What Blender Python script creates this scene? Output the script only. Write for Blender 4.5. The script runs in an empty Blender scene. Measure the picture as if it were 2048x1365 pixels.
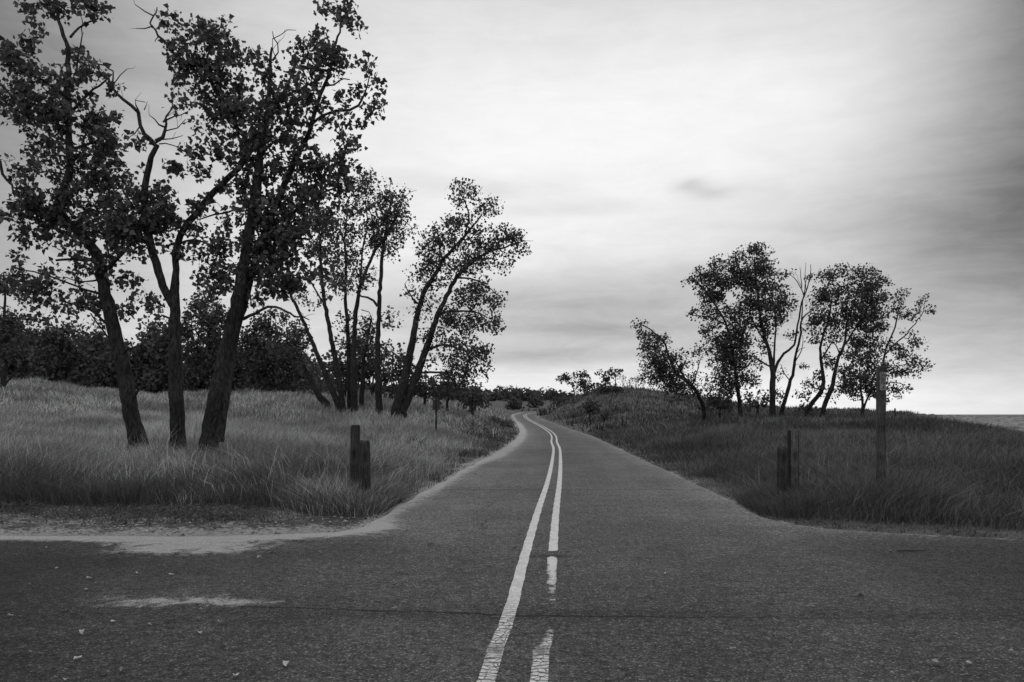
import bpy, math, random
import numpy as np
random.seed(7); rng = np.random.default_rng(7)

# ------------------------------------------------------------------ camera, sky, sun, exposure
S = bpy.context.scene
COL = S.collection
F = 1593.0      # focal length in photo pixels (28 mm on 36 mm)
HOR = 829.0     # horizon row in the photo
CX = 1024.0
H = 1.55        # eye height in metres
cam = bpy.data.cameras.new("camera"); cam.lens = 28.0; cam.sensor_width = 36.0
cam.shift_y = (HOR - 682.5) / 2048.0
cam.clip_start = 0.1; cam.clip_end = 30000
co = bpy.data.objects.new("camera", cam); COL.objects.link(co)
co.location = (0, 0, H); co.rotation_euler = (math.radians(90), 0, 0)
S.camera = co
S.view_settings.view_transform = 'Standard'; S.view_settings.look = 'None'
S.view_settings.exposure = 0.0; S.view_settings.gamma = 1.0
S.cycles.max_bounces = 5; S.cycles.diffuse_bounces = 3; S.cycles.transmission_bounces = 3
S.cycles.transparent_max_bounces = 8

SUN_EL, SUN_AZ = math.radians(42), math.radians(-12)   # high behind the cloud ahead of the camera
W = bpy.data.worlds.new("World"); S.world = W; W.use_nodes = True
nt = W.node_tree; nt.nodes.clear()
class NB:
    """tiny node-building helper"""
    def __init__(s, t): s.t = t
    def n(s, typ, **kw):
        nd = s.t.nodes.new(typ)
        for k, v in kw.items(): setattr(nd, k, v)
        return nd
    def set(s, nd, key, v):
        if hasattr(v, 'is_output') or isinstance(v, bpy.types.NodeSocket): s.t.links.new(v, nd.inputs[key])
        else: nd.inputs[key].default_value = v
    def m(s, op, a, b=None, c=None, clamp=False):
        nd = s.n('ShaderNodeMath', operation=op); nd.use_clamp = clamp
        s.set(nd, 0, a)
        if b is not None: s.set(nd, 1, b)
        if c is not None: s.set(nd, 2, c)
        return nd.outputs[0]
    def noise(s, vec, scale, detail=4, rough=.55, dist=0.0):
        nd = s.n('ShaderNodeTexNoise'); s.set(nd, 'Vector', vec)
        nd.inputs['Scale'].default_value = scale; nd.inputs['Detail'].default_value = detail
        nd.inputs['Roughness'].default_value = rough; nd.inputs['Distortion'].default_value = dist
        return nd.outputs['Fac']
    def comb(s, x, y, z):
        nd = s.n('ShaderNodeCombineXYZ'); s.set(nd, 0, x); s.set(nd, 1, y); s.set(nd, 2, z); return nd.outputs[0]
    def rng(s, v, a, b, c, d, smooth=True):
        nd = s.n('ShaderNodeMapRange'); nd.interpolation_type = 'SMOOTHSTEP' if smooth else 'LINEAR'
        s.set(nd, 0, v); s.set(nd, 1, a); s.set(nd, 2, b); s.set(nd, 3, c); s.set(nd, 4, d); return nd.outputs[0]
    def grey(s, v, tint=(1, 1, 1)):
        nd = s.n('ShaderNodeCombineColor')
        for i in range(3):
            s.set(nd, i, s.m('MULTIPLY', v, tint[i]) if tint[i] != 1 else v)
        return nd.outputs[0]
    def gauss(s, u, v, u0, v0, su, sv, amp):
        a = s.m('DIVIDE', s.m('SUBTRACT', u, u0), su); b = s.m('DIVIDE', s.m('SUBTRACT', v, v0), sv)
        r = s.m('MULTIPLY_ADD', a, a, s.m('MULTIPLY', b, b))
        return s.m('MULTIPLY', s.m('EXPONENT', s.m('MULTIPLY', r, -0.5)), amp)
b = NB(nt)
tc = b.n('ShaderNodeTexCoord'); sep = b.n('ShaderNodeSeparateXYZ'); nt.links.new(tc.outputs['Generated'], sep.inputs[0])
dx, dy, dz = sep.outputs
az = b.m('ARCTAN2', dx, dy); el = b.m('ARCSINE', dz)
# overcast layer: wisps flattened toward the horizon, on an angular grid
wv = b.comb(b.m('MULTIPLY', az, 2.2), b.m('MULTIPLY', el, 9.0), 0.3)
n1 = b.noise(wv, 1.5, 6, .55, .4)
flat = b.m('ADD', b.m('ABSOLUTE', dz), 0.10)
pv = b.comb(b.m('DIVIDE', dx, flat), b.m('DIVIDE', dy, flat), 0.0)
n2 = b.noise(pv, .55, 5, .55, .3)
wob = b.m('MULTIPLY', b.m('SUBTRACT', n2, .5), .05)
azw = b.m('ADD', az, b.m('MULTIPLY', b.m('SUBTRACT', n1, .5), .10)); elw = b.m('ADD', el, wob)
def sky_blob(px, py, sx, sy, amp):
    a = math.atan((px - CX) / F); e = math.atan((HOR - py) / math.hypot(F, px - CX))
    return b.gauss(azw, elw, a, e, sx / F, sy / F, amp)
cloud = b.m('ADD', 0.70, b.m('MULTIPLY', b.m('SUBTRACT', n1, .5), .12))
cloud = b.m('ADD', cloud, b.m('MULTIPLY', b.m('SUBTRACT', n2, .5), .13))
for blob in [(1050, 320, 520, 200, .20), (1650, 200, 200, 90, .10), (2280, 330, 230, 260, -.40), (2190, -40, 190, 230, -.34), (1980, 470, 160, 60, -.10),
             (1000, -200, 700, 130, -.18), (-80, -60, 330, 240, -.42), (-250, 400, 300, 260, -.25), (1150, 625, 340, 55, -.31), (1720, 430, 260, 70, -.09),
             (1150, 715, 280, 18, -.18), (1210, 655, 110, 10, -.10), (1385, 370, 26, 10, -.22), (1425, 388, 30, 9, -.16), (930, 370, 120, 16, -.14),
             (1100, 415, 110, 12, -.12), (1700, 800, 380, 45, .20), (1000, 770, 200, 22, .08), (1800, 620, 220, 60, -.08)]:
    cloud = b.m('ADD', cloud, sky_blob(*blob))
n3 = b.noise(b.comb(b.m('MULTIPLY', az, 5.0), b.m('MULTIPLY', el, 22.0), 1.7), 1.6, 7, .62, .5)
n4 = b.noise(b.comb(b.m('MULTIPLY', az, 9.0), b.m('MULTIPLY', el, 16.0), 4.1), 2.0, 6, .65, .3)
low = b.rng(b.m('ABSOLUTE', el), .02, .35, .26, .10)
cloud = b.m('ADD', cloud, b.m('MULTIPLY', b.m('SUBTRACT', n3, .5), b.m('MULTIPLY', low, 1.5)))
cloud = b.m('ADD', cloud, b.m('MULTIPLY', b.m('SUBTRACT', n4, .5), .10))
cloud = b.m('SMOOTH_MAX', cloud, 0.11, 0.12)
sky = b.n('ShaderNodeTexSky', sky_type='NISHITA'); sky.sun_disc = False
sky.sun_elevation = SUN_EL; sky.sun_rotation = SUN_AZ
bw = b.n('ShaderNodeRGBToBW'); nt.links.new(sky.outputs[0], bw.inputs[0])   # black-and-white film
lum = b.m('ADD', b.m('MULTIPLY', bw.outputs[0], .05), b.m('MULTIPLY', cloud, 9.9))
bg = b.n('ShaderNodeBackground'); nt.links.new(b.grey(lum), bg.inputs[0]); bg.inputs[1].default_value = 0.1
wo = b.n('ShaderNodeOutputWorld'); nt.links.new(bg.outputs[0], wo.inputs[0])

sl = bpy.data.lights.new("sun", 'SUN'); sl.energy = 0.7; sl.angle = math.radians(20); sl.color = (1, .995, .985)
so = bpy.data.objects.new("sun", sl); COL.objects.link(so)
so.rotation_euler = (math.radians(90) - SUN_EL, 0, math.pi - SUN_AZ)

# ------------------------------------------------------------------ helpers
def tag(o, label=None, cat=None, group=None, kind=None):
    if label: o['label'] = label
    if cat: o['category'] = cat
    if group: o['group'] = group
    if kind: o['kind'] = kind
    return o
def mesh_np(name, V, faces, mat=None, smooth=False):
    """faces: list of int arrays (n,k)"""
    me = bpy.data.meshes.new(name); V = np.asarray(V, np.float32)
    me.vertices.add(len(V)); me.vertices.foreach_set('co', V.ravel())
    loops = np.concatenate([np.asarray(f).ravel() for f in faces]).astype(np.int32)
    sizes = np.concatenate([np.full(len(f), np.asarray(f).shape[1]) for f in faces]).astype(np.int32)
    me.loops.add(len(loops)); me.loops.foreach_set('vertex_index', loops)
    me.polygons.add(len(sizes))
    me.polygons.foreach_set('loop_start', np.concatenate([[0], np.cumsum(sizes)[:-1]]).astype(np.int32))
    me.polygons.foreach_set('use_smooth', np.full(len(sizes), smooth))
    me.update(calc_edges=True)
    if mat: me.materials.append(mat)
    return me
def link(name, me, parent=None, loc=None):
    o = bpy.data.objects.new(name, me); COL.objects.link(o)
    if parent: o.parent = parent
    if loc is not None: o.location = loc
    return o
def px2w(px, py, D): return np.array([(px - CX) / F * D, D, H + (HOR - py) / F * D])

# ------------------------------------------------------------------ materials (all neutral: the place on black-and-white film)
DARK = (.98, 1.0, .985)
def new_mat(name):
    m = bpy.data.materials.new(name); m.use_nodes = True; t = m.node_tree; t.nodes.clear()
    bb = NB(t); out = bb.n('ShaderNodeOutputMaterial'); return m, bb, out
def principled(bb, out, col, rough=.8, bump=None, bstr=.3, bdist=.02, spec=.3, trans=None):
    p = bb.n('ShaderNodeBsdfPrincipled'); bb.set(p, 'Base Color', col); bb.set(p, 'Roughness', rough)
    p.inputs['Specular IOR Level'].default_value = spec
    if bump is not None:
        bn = bb.n('ShaderNodeBump'); bn.inputs['Strength'].default_value = bstr; bn.inputs['Distance'].default_value = bdist
        bb.set(bn, 'Height', bump); bb.set(p, 'Normal', bn.outputs[0])
    sh = p.outputs[0]
    if trans:
        tr = bb.n('ShaderNodeBsdfTranslucent'); bb.set(tr, 0, col)
        mx = bb.n('ShaderNodeMixShader'); mx.inputs[0].default_value = trans
        bb.t.links.new(sh, mx.inputs[1]); bb.t.links.new(tr.outputs[0], mx.inputs[2]); sh = mx.outputs[0]
    bb.t.links.new(sh, out.inputs[0]); return p
def island_mat(name, lo, hi, trans=.25, rough=.6, patch=None):
    m, bb, out = new_mat(name)
    g = bb.n('ShaderNodeNewGeometry'); v = bb.rng(bb.m('POWER', g.outputs['Random Per Island'], 1.4 if patch else 1.0), 0, 1, lo, hi, False)
    if patch:   # stands of paler and darker growth
        pn = bb.noise(g.outputs['Position'], patch[0], 3, .55)
        v = bb.m('MULTIPLY', v, bb.rng(pn, .35, .65, patch[1], patch[2]))
    principled(bb, out, bb.grey(v, DARK), rough, trans=trans, spec=.2); return m
M = {}
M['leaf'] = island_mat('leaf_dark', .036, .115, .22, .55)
M['leaf_far'] = island_mat('leaf_far', .04, .10, .2, .7)
M['leaf_wood'] = island_mat('leaf_shadowy_wood', .05, .10, .1, .8)
M['grass'] = island_mat('dry_grass', .13, .74, .2, .7, patch=(.22, .55, 1.15))
M['grass_r'] = island_mat('weedy_grass', .03, .27, .15, .7, patch=(.25, .45, 1.15))
M['weed'] = island_mat('green_weed', .03, .15, .25, .6)
def bark(name, lo, hi, sc=1.0):
    m, bb, out = new_mat(name); tcn = bb.n('ShaderNodeTexCoord'); ob = tcn.outputs['Object']
    mp = bb.n('ShaderNodeMapping'); bb.set(mp, 0, ob); mp.inputs['Scale'].default_value = (8 * sc, 8 * sc, 2.2 * sc)
    n = bb.noise(mp.outputs[0], 2.2, 6, .65, .6); n2 = bb.noise(ob, 1.1, 3, .5)
    v = bb.m('MULTIPLY', bb.rng(n, .35, .65, lo, hi), bb.rng(n2, .3, .7, .75, 1.35))
    principled(bb, out, bb.grey(v, DARK), .9, n, 1.0, .09, .12); return m
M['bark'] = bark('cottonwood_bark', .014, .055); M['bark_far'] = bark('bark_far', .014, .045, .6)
M['deadwood'] = bark('bare_grey_wood', .06, .14)
def wood_post(name, lo, hi, edges=False):
    m, bb, out = new_mat(name); tcn = bb.n('ShaderNodeTexCoord'); ob = tcn.outputs['Object']
    mp = bb.n('ShaderNodeMapping'); bb.set(mp, 0, ob); mp.inputs['Scale'].default_value = (40, 40, 2.5)
    n = bb.noise(mp.outputs[0], 1.3, 6, .7, .3); n2 = bb.noise(ob, 5, 4, .6)
    v = bb.m('MULTIPLY', bb.rng(n, .35, .68, lo, hi), bb.rng(n2, .35, .7, .65, 1.4))
    if edges:   # darker toward the left and right edges
        s3 = bb.n('ShaderNodeSeparateXYZ'); bb.set(s3, 0, ob); v = bb.m('MULTIPLY', v, bb.rng(bb.m('ABSOLUTE', s3.outputs[0]), .055, .072, 1.0, .22))
    principled(bb, out, bb.grey(v, DARK), .9, n, .8, .012, .15); return m
M['post'] = wood_post('weathered_post', .02, .062); M['post_pale'] = wood_post('paler_post', .05, .13, True); M['post_sign'] = wood_post('sign_post', .04, .09)
m, bb, out = new_mat('dark_sign_metal'); tcn = bb.n('ShaderNodeTexCoord')
principled(bb, out, bb.grey(bb.rng(bb.noise(tcn.outputs['Object'], 6, 4), .3, .7, .03, .06)), .6); M['sign'] = m
m, bb, out = new_mat('faded_plate'); tcn = bb.n('ShaderNodeTexCoord')
principled(bb, out, bb.grey(bb.rng(bb.noise(tcn.outputs['Object'], 22, 5, .7), .35, .65, .10, .28)), .6); M['plate'] = m
m, bb, out = new_mat('plate_lettering'); principled(bb, out, (.03, .03, .03, 1), .6); M['ink'] = m
m, bb, out = new_mat('dead_leaf'); g = bb.n('ShaderNodeObjectInfo')
principled(bb, out, bb.grey(bb.rng(g.outputs['Random'], 0, 1, .14, .50, False)), .8, trans=.1); M['litter'] = m
m, bb, out = new_mat('twig_litter'); principled(bb, out, (.06, .06, .06, 1), .9); M['twig'] = m

# ------------------------------------------------------------------ road outline (metres) and terrain
L_EDGE = [(-70, -14), (-70, 10.3), (-30, 10.4), (-14, 10.45), (-9, 10.3), (-6.2, 10.15), (-4.2, 10.1), (-3.1, 10.2), (-2.3, 10.45), (-2.02, 10.9), (-1.97, 11.8),
          (-1.93, 13.6), (-1.70, 16.4), (-1.52, 19.6), (-1.21, 24.4), (-.80, 30), (-.3, 38), (.18, 48.4), (.55, 60), (.70, 72), (.55, 85), (.3, 98), (.05, 108), (.1, 115),
          (1.3, 128), (4.5, 140), (9, 148), (25, 157), (60, 160)]
R_EDGE = [(70, -14), (70, 8.0), (30, 8.6), (14, 9.2), (9, 9.4), (7.0, 9.6), (5.9, 10.0), (4.9, 10.35), (4.25, 10.75), (3.88, 11.3), (3.74, 12.0),
          (3.82, 13.3), (3.98, 15.6), (4.08, 18.2), (4.2, 21.1), (4.40, 26.5), (4.7, 33), (5.15, 44.1), (5.6, 56), (5.6, 66), (5.1, 82), (4.3, 96), (3.65, 107), (3.7, 114),
          (4.9, 121), (7.0, 127), (11, 133), (25, 141), (60, 145)]
L_E = np.array(L_EDGE, float); R_E = np.array(R_EDGE, float)
POLY = np.vstack([L_E, R_E[::-1]])
_zy = np.array([-50, 40, 52, 65, 75, 85, 98, 108, 114, 128, 140, 150, 200, 400], float)
_zz = np.array([0, 0, .02, .08, .22, .43, .82, 1.24, 1.46, 1.79, 2.15, 2.45, 3.5, 5.0])
def zroad(Y): return np.interp(Y, _zy, _zz)
def sdist(X, Y):
    """distance to the road outline, negative inside"""
    X = np.asarray(X, float).ravel(); Y = np.asarray(Y, float).ravel(); out = np.empty(len(X))
    A = POLY; B = np.roll(POLY, -1, 0)
    for i in range(0, len(X), 40000):
        x = X[i:i + 40000, None]; y = Y[i:i + 40000, None]
        ex, ey = B[:, 0] - A[:, 0], B[:, 1] - A[:, 1]
        t = np.clip(((x - A[:, 0]) * ex + (y - A[:, 1]) * ey) / (ex * ex + ey * ey), 0, 1)
        d = np.sqrt(((A[:, 0] + t * ex - x) ** 2 + (A[:, 1] + t * ey - y) ** 2).min(1))
        cr = ((A[:, 1] > y) != (B[:, 1] > y)) & (x < A[:, 0] + (y - A[:, 1]) * ex / np.where(ey == 0, 1e-9, ey))
        out[i:i + 40000] = np.where(cr.sum(1) % 2 == 1, -d, d)
    return out
def C(px, row, D, g=.5):     # a ground control point seen at (px,row) through grass g high
    return ((px - CX) / F * D, D, H + (HOR - row) / F * D - g)
ctrl = [C(275, 885, 22), C(100, 872, 22), C(-200, 868, 22), C(425, 884, 22), C(600, 886, 22), C(800, 900, 24),
        C(-200, 815, 35), C(50, 828, 35), C(300, 834, 35), C(600, 842, 35), C(800, 848, 35), C(900, 858, 35),
        C(-200, 770, 45), C(50, 790, 45), C(200, 808, 45), C(420, 815, 45), C(650, 812, 45), C(760, 820, 45), C(850, 832, 45), C(940, 850, 45),
        C(-250, 735, 58), C(0, 752, 58), C(100, 760, 58), C(200, 777, 58), C(300, 781, 58), C(420, 781, 58), C(600, 782, 58), C(700, 785, 58), C(780, 787, 58), C(860, 803, 60), C(930, 822, 60), C(985, 838, 60),
        C(0, 765, 80), C(200, 793, 80), C(420, 795, 80), C(620, 797, 80), C(780, 800, 80), C(880, 812, 80), C(960, 822, 80), C(1000, 835, 80),
        C(0, 770, 130), C(400, 785, 130), C(700, 795, 130), C(900, 803, 130), C(970, 812, 120), C(1005, 822, 108),
        C(0, 780, 260), C(400, 785, 260), C(700, 788, 260), C(950, 798, 240), C(1050, 800, 240), C(1150, 800, 240), C(950, 806, 170), C(1040, 812, 170), C(1090, 810, 175),
        # hill right of the bend
        C(1100, 817, 128), C(1130, 803, 122), C(1165, 786, 116), C(1200, 774, 112), C(1250, 773, 112), C(1330, 782, 108), C(1400, 796, 104), C(1470, 812, 98),
        C(1130, 838, 88), C(1200, 826, 85), C(1300, 822, 82), C(1400, 822, 80), C(1160, 820, 100), C(1250, 800, 98), C(1350, 803, 95),
        C(1200, 795, 145), C(1300, 795, 145), C(1400, 806, 145), C(1550, 817, 110), C(1150, 805, 145),
        # right field
        C(1240, 868, 50), C(1300, 850, 45), C(1400, 838, 47), C(1500, 828, 48), C(1600, 828, 48), C(1700, 829, 48), C(1800, 830, 46), C(1900, 836, 42),
        C(1300, 880, 33), C(1500, 858, 33), C(1700, 850, 33), C(1860, 848, 33), C(1990, 853, 36), C(2100, 868, 33), C(2400, 880, 33),
        C(1480, 905, 22), C(1700, 900, 22), C(1900, 896, 22), C(2100, 905, 22), C(2400, 915, 22),
        C(1450, 824, 60), C(1500, 826, 80, .2), C(1640, 832, 75, .2), C(1750, 834, 70, .2), C(1860, 845, 60, .2), C(1950, 860, 50, .2), C(2100, 880, 48, .1), C(2400, 900, 50, .1),
        C(1700, 836, 120, 0), C(1860, 841, 110, 0), C(2000, 850, 75, 0), C(2100, 858, 75, 0), C(2400, 858, 80, 0), C(2000, 838, 180, 0), C(2300, 838, 180, 0), C(1700, 835, 200, 0),
        (120, 320, -1.4), (200, 330, -1.4), (60, 340, -.8), (300, 330, -1.4), (10, 330, 5), (-100, 400, 9), (-300, 400, 9), (100, 520, -6), (300, 520, -6), (-60, 560, 9), (-400, 600, 9),
        (-9, 14, .10), (-5, 13.5, .05), (-3.2, 15, .08), (-14, 15, .12), (-25, 16, .3), (7, 13, .05), (10, 13, .03), (16, 13, .03), (30, 14, .0),
        (-6, 18, .18), (-3, 20, .10), (6, 18, .15), (9, 17, .15), (-70, 20, 1), (70, 20, 0), (-70, 5, 0), (70, 5, 0), (0, -10, 0), (-70, -13, 0), (70, -13, 0), (-120, 60, 5), (120, 60, 0)]
for e, sgn in ((L_E, -1), (R_E, 1)):
    for x, y in e[4::2]: ctrl.append((x + sgn * .2, y, float(zroad(y))))
ctrl = np.array(ctrl, float)
def _st(X, Y):
    Y = np.maximum(Y, -14.5); return np.stack([np.asarray(X) / (Y + 15) * 1.6, np.log(Y + 15)], -1)
def _U(r2): return np.where(r2 < 1e-12, 0, r2 * np.log(np.maximum(r2, 1e-12)))
_P = _st(ctrl[:, 0], ctrl[:, 1]); _n = len(_P)
_K = _U(((_P[:, None] - _P[None]) ** 2).sum(-1)) + np.eye(_n) * 2e-3
_Q = np.hstack([np.ones((_n, 1)), _P]); _A = np.block([[_K, _Q], [_Q.T, np.zeros((3, 3))]])
_w = np.linalg.solve(_A, np.concatenate([ctrl[:, 2], np.zeros(3)]))
def tps(X, Y):
    p = _st(X, Y); out = np.empty(len(p))
    for i in range(0, len(p), 20000):
        q = p[i:i + 20000]; out[i:i + 20000] = _U(((q[:, None] - _P[None]) ** 2).sum(-1)) @ _w[:_n] + _w[_n] + q @ _w[_n + 1:]
    return out
def sstep(a, b_, x): t = np.clip((x - a) / (b_ - a), 0, 1); return t * t * (3 - 2 * t)
def G(X, Y, d=None):
    X = np.asarray(X, float).ravel(); Y = np.asarray(Y, float).ravel()
    if d is None: d = sdist(X, Y)
    z = tps(X, Y); zr = zroad(Y)
    amp = np.clip(d, 0, 6) / 6 * (.05 + .0016 * np.clip(Y, 0, 150))
    z = z + amp * (np.sin(X * .9 + 1.3 * np.sin(Y * .31)) * np.cos(Y * .47 + X * .2) + .5 * np.sin(X * 2.3 + Y * 1.1))
    k = sstep(0, 4, d); z = zr * (1 - k) + z * k
    z = z + .03 * sstep(.05, .6, d) * (1 - sstep(.6, 3, d))
    return np.where(d < 0, zr - .035 * sstep(0, .12, -d), z)
def g1(x, y): return float(G([x], [y])[0])

# ground sheet
ys = [-14.0]
while ys[-1] < 560: ys.append(ys[-1] + (.3 if ys[-1] < 8 else .16 if ys[-1] < 15 else max(.25, ys[-1] * .014)))
ys = np.array(ys)
u = np.linspace(-1, 1, 361); xs = np.sinh(u * 4.2) / math.sinh(4.2) * 420 + u * 0
XX, YY = np.meshgrid(xs, ys); dd = sdist(XX, YY); ZZ = G(XX, YY, dd)
nx, ny = len(xs), len(ys); idx = np.arange(nx * ny).reshape(ny, nx)
FQ = np.stack([idx[:-1, :-1], idx[:-1, 1:], idx[1:, 1:], idx[1:, :-1]], -1).reshape(-1, 4)
m, bb, out = new_mat('dune_soil')
g = bb.n('ShaderNodeNewGeometry'); pos = g.outputs['Position']
at = bb.n('ShaderNodeAttribute'); at.attribute_name = 'sand'; sd = at.outputs['Fac']
nb = bb.noise(pos, 1.1, 6, .62); nf = bb.noise(pos, 16, 5, .7); nc = bb.noise(pos, 70, 3, .7)
thatch = bb.m('MULTIPLY', bb.rng(nf, .3, .7, .05, .13), bb.rng(nb, .3, .7, .7, 1.3))
sandc = bb.m('MULTIPLY', bb.rng(nc, .3, .7, .18, .40), bb.rng(nf, .3, .7, .55, 1.2))
k = bb.rng(bb.m('ADD', bb.m('MULTIPLY', sd, .92), bb.m('ADD', bb.m('MULTIPLY', bb.m('SUBTRACT', nb, .5), 1.6), bb.m('MULTIPLY', bb.m('SUBTRACT', nf, .5), 1.8))), .40, .68, 0, 1)
mx = bb.n('ShaderNodeMix'); bb.set(mx, 0, k); bb.set(mx, 2, thatch); bb.set(mx, 3, sandc)
principled(bb, out, bb.grey(mx.outputs[0]), .95, nf, .8, .05, .1); M['soil'] = m
me = mesh_np('ground', np.stack([XX.ravel(), YY.ravel(), ZZ], -1), [FQ], m, True)
X_, Y_ = XX.ravel(), YY.ravel()
sand = np.zeros(nx * ny)
left = X_ < 1.5
sand = np.where(left, .95 * (1 - sstep(.05, np.where((Y_ < 13) & (X_ < -2.6), 1.15, .6), dd)), .55 * (1 - sstep(0, .3, dd)))
sand = np.maximum(sand, .42 * left * (Y_ < 14.2) * (1 - sstep(1.6, 3.8, dd)) * (X_ < -3))
beach = sstep(52, 66, Y_) * sstep(.50, .56, X_ / np.maximum(Y_, 1)) * (1 - sstep(130, 200, Y_))
sand = np.maximum(sand, beach * .62)
a = me.attributes.new('sand', 'FLOAT', 'POINT'); a.data.foreach_set('value', sand.astype(np.float32))
tag(link('ground', me), kind='structure')

# road sheet
def arc(P):
    s = np.concatenate([[0], np.cumsum(np.hypot(*np.diff(P, axis=0).T))]); return s
rows = []
for i in range(len(L_E) - 1):
    seg = max(np.hypot(*(L_E[i + 1] - L_E[i])), np.hypot(*(R_E[i + 1] - R_E[i])))
    n = max(2, int(seg / (.5 if L_E[i, 1] < 40 else 1.5))) if L_E[i, 0] > -69.5 else 50
    n = min(n, 60)
    for j in range(n): rows.append((L_E[i] + (L_E[i + 1] - L_E[i]) * j / n, R_E[i] + (R_E[i + 1] - R_E[i]) * j / n))
rows.append((L_E[-1], R_E[-1]))
uu = np.linspace(-1, 1, 61); uu = np.sign(uu) * (1 - (1 - np.abs(uu)) ** 1.8); uu = (uu + 1) / 2
Lr = np.array([r[0] for r in rows]); Rr = np.array([r[1] for r in rows])
def ribbon_grid(Lr, Rr, uu):
    return Lr[:, None, :] * (1 - uu)[None, :, None] + Rr[:, None, :] * uu[None, :, None]
RG = ribbon_grid(Lr, Rr, uu); nr, nu = RG.shape[:2]
wobble = .05 * np.sin(np.arange(nr) * 1.7) + .04 * np.sin(np.arange(nr) * .63)
RG[:, 0, 0] += np.where(Lr[:, 1] > 10.4, wobble, 0) * .5
RX, RY = RG[..., 0].ravel(), RG[..., 1].ravel()
RZ = zroad(RY) + .004
m, bb, out = new_mat('asphalt')
g = bb.n('ShaderNodeNewGeometry'); pos = g.outputs['Position']; sp = bb.n('ShaderNodeSeparateXYZ'); bb.set(sp, 0, pos); PX, PY = sp.outputs[0], sp.outputs[1]
at = bb.n('ShaderNodeAttribute'); at.attribute_name = 'edge'; ed = at.outputs['Fac']
big = bb.noise(pos, .35, 5, .6); mid = bb.noise(pos, 3.0, 5, .6); fine = bb.noise(pos, 80, 4, .78); agg = bb.noise(pos, 120, 2, .6)
vor = bb.n('ShaderNodeTexVoronoi'); bb.set(vor, 'Vector', pos); vor.inputs['Scale'].default_value = 75
vc = bb.n('ShaderNodeSeparateColor'); bb.t.links.new(vor.outputs['Color'], vc.inputs[0])
base = bb.m('POWER', bb.rng(fine, .30, .72, 0, 1, False), 2.1)
base = bb.m('MULTIPLY_ADD', base, .29, .021)
base = bb.m('MULTIPLY', base, bb.rng(bb.noise(pos, 15, 4, .7), .32, .68, .62, 1.38))
base = bb.m('MULTIPLY', base, bb.rng(mid, .3, .7, .86, 1.14)); base = bb.m('MULTIPLY', base, bb.rng(big, .3, .7, .82, 1.18))
base = bb.m('ADD', base, bb.m('MULTIPLY', bb.m('GREATER_THAN', vc.outputs[0], .95), .16))   # pale stones in the mix
# asphalt darker toward the camera, with lens vignetting painted in at the left
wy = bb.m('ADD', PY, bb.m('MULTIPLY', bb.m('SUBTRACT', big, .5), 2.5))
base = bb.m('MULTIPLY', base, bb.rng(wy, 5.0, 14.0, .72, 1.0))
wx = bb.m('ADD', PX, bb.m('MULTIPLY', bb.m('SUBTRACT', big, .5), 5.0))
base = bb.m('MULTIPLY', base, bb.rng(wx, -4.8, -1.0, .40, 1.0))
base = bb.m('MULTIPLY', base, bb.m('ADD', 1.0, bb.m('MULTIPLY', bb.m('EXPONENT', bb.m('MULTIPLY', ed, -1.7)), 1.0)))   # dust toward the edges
base = bb.m('MULTIPLY', base, bb.m('SUBTRACT', 1.0, bb.m('MULTIPLY', bb.m('MULTIPLY', bb.rng(wx, 2.4, 5.6, 0, .50), bb.rng(PY, 9.0, 11.5, 1, 0)), 1.0)))  # vignetting painted into the near right corner as well
# wheel tracks worn a little smoother and paler, oil-darkened lane middles
for tx, am in ((-1.35, .10), (-.55, .07), (1.9, .10), (3.0, .10)):
    gx = bb.m('DIVIDE', bb.m('SUBTRACT', bb.m('SUBTRACT', PX, bb.m('MULTIPLY', PY, .045)), tx), .24)
    base = bb.m('MULTIPLY', base, bb.m('ADD', 1.0, bb.m('MULTIPLY', bb.m('EXPONENT', bb.m('MULTIPLY', bb.m('MULTIPLY', gx, gx), -.5)), am * 1.4)))
# damp band at the joint
base = bb.m('MULTIPLY', base, bb.m('SUBTRACT', 1.0, bb.gauss(PX, PY, 1.2, 6.15, 2.6, .13, .28)))
base = bb.m('MULTIPLY', base, bb.m('SUBTRACT', 1.0, bb.gauss(PX, PY, .42, 8.68, .16, .06, .6)))
base = bb.m('MULTIPLY', base, bb.m('SUBTRACT', 1.0, bb.gauss(PX, PY, -1.05, 7.72, .08, .08, .4)))
# cracks: long transverse joint and a fainter one farther on
wig = bb.m('MULTIPLY', bb.m('SUBTRACT', bb.noise(pos, 2.2, 6, .7), .5), .22)
cy = bb.m('ADD', bb.m('MULTIPLY', PX, -.135), 6.12)
cy = bb.m('MAXIMUM', cy, bb.m('ADD', bb.m('MULTIPLY', PX, -.02), 6.10))
c1 = bb.m('ABSOLUTE', bb.m('SUBTRACT', PY, bb.m('ADD', cy, wig)))
cw = bb.rng(mid, .3, .7, .010, .024)
crack = bb.m('MULTIPLY', bb.rng(bb.m('DIVIDE', c1, cw), .6, 1.3, 1, 0), bb.rng(PX, -2.6, -2.2, 0, 1)); crack = bb.m('MULTIPLY', crack, bb.rng(PX, .2, 3.2, .9, .25))
c2 = bb.m('ABSOLUTE', bb.m('SUBTRACT', PY, bb.m('ADD', 16.3, bb.m('MULTIPLY', wig, 2.0))))
crack = bb.m('MAXIMUM', crack, bb.rng(c2, .03, .09, .55, 0))
v2 = bb.n('ShaderNodeTexVoronoi', feature='DISTANCE_TO_EDGE'); bb.set(v2, 'Vector', bb.comb(bb.m('ADD', PX, bb.m('MULTIPLY', wig, 3.0)), bb.m('ADD', PY, bb.m('MULTIPLY', wig, 4.0)), 0)); v2.inputs['Scale'].default_value = .16
crack = bb.m('MAXIMUM', crack, bb.m('MULTIPLY', bb.rng(v2.outputs['Distance'], .0010, .0024, .6, 0), bb.rng(big, .42, .55, 0, 1)))
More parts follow.
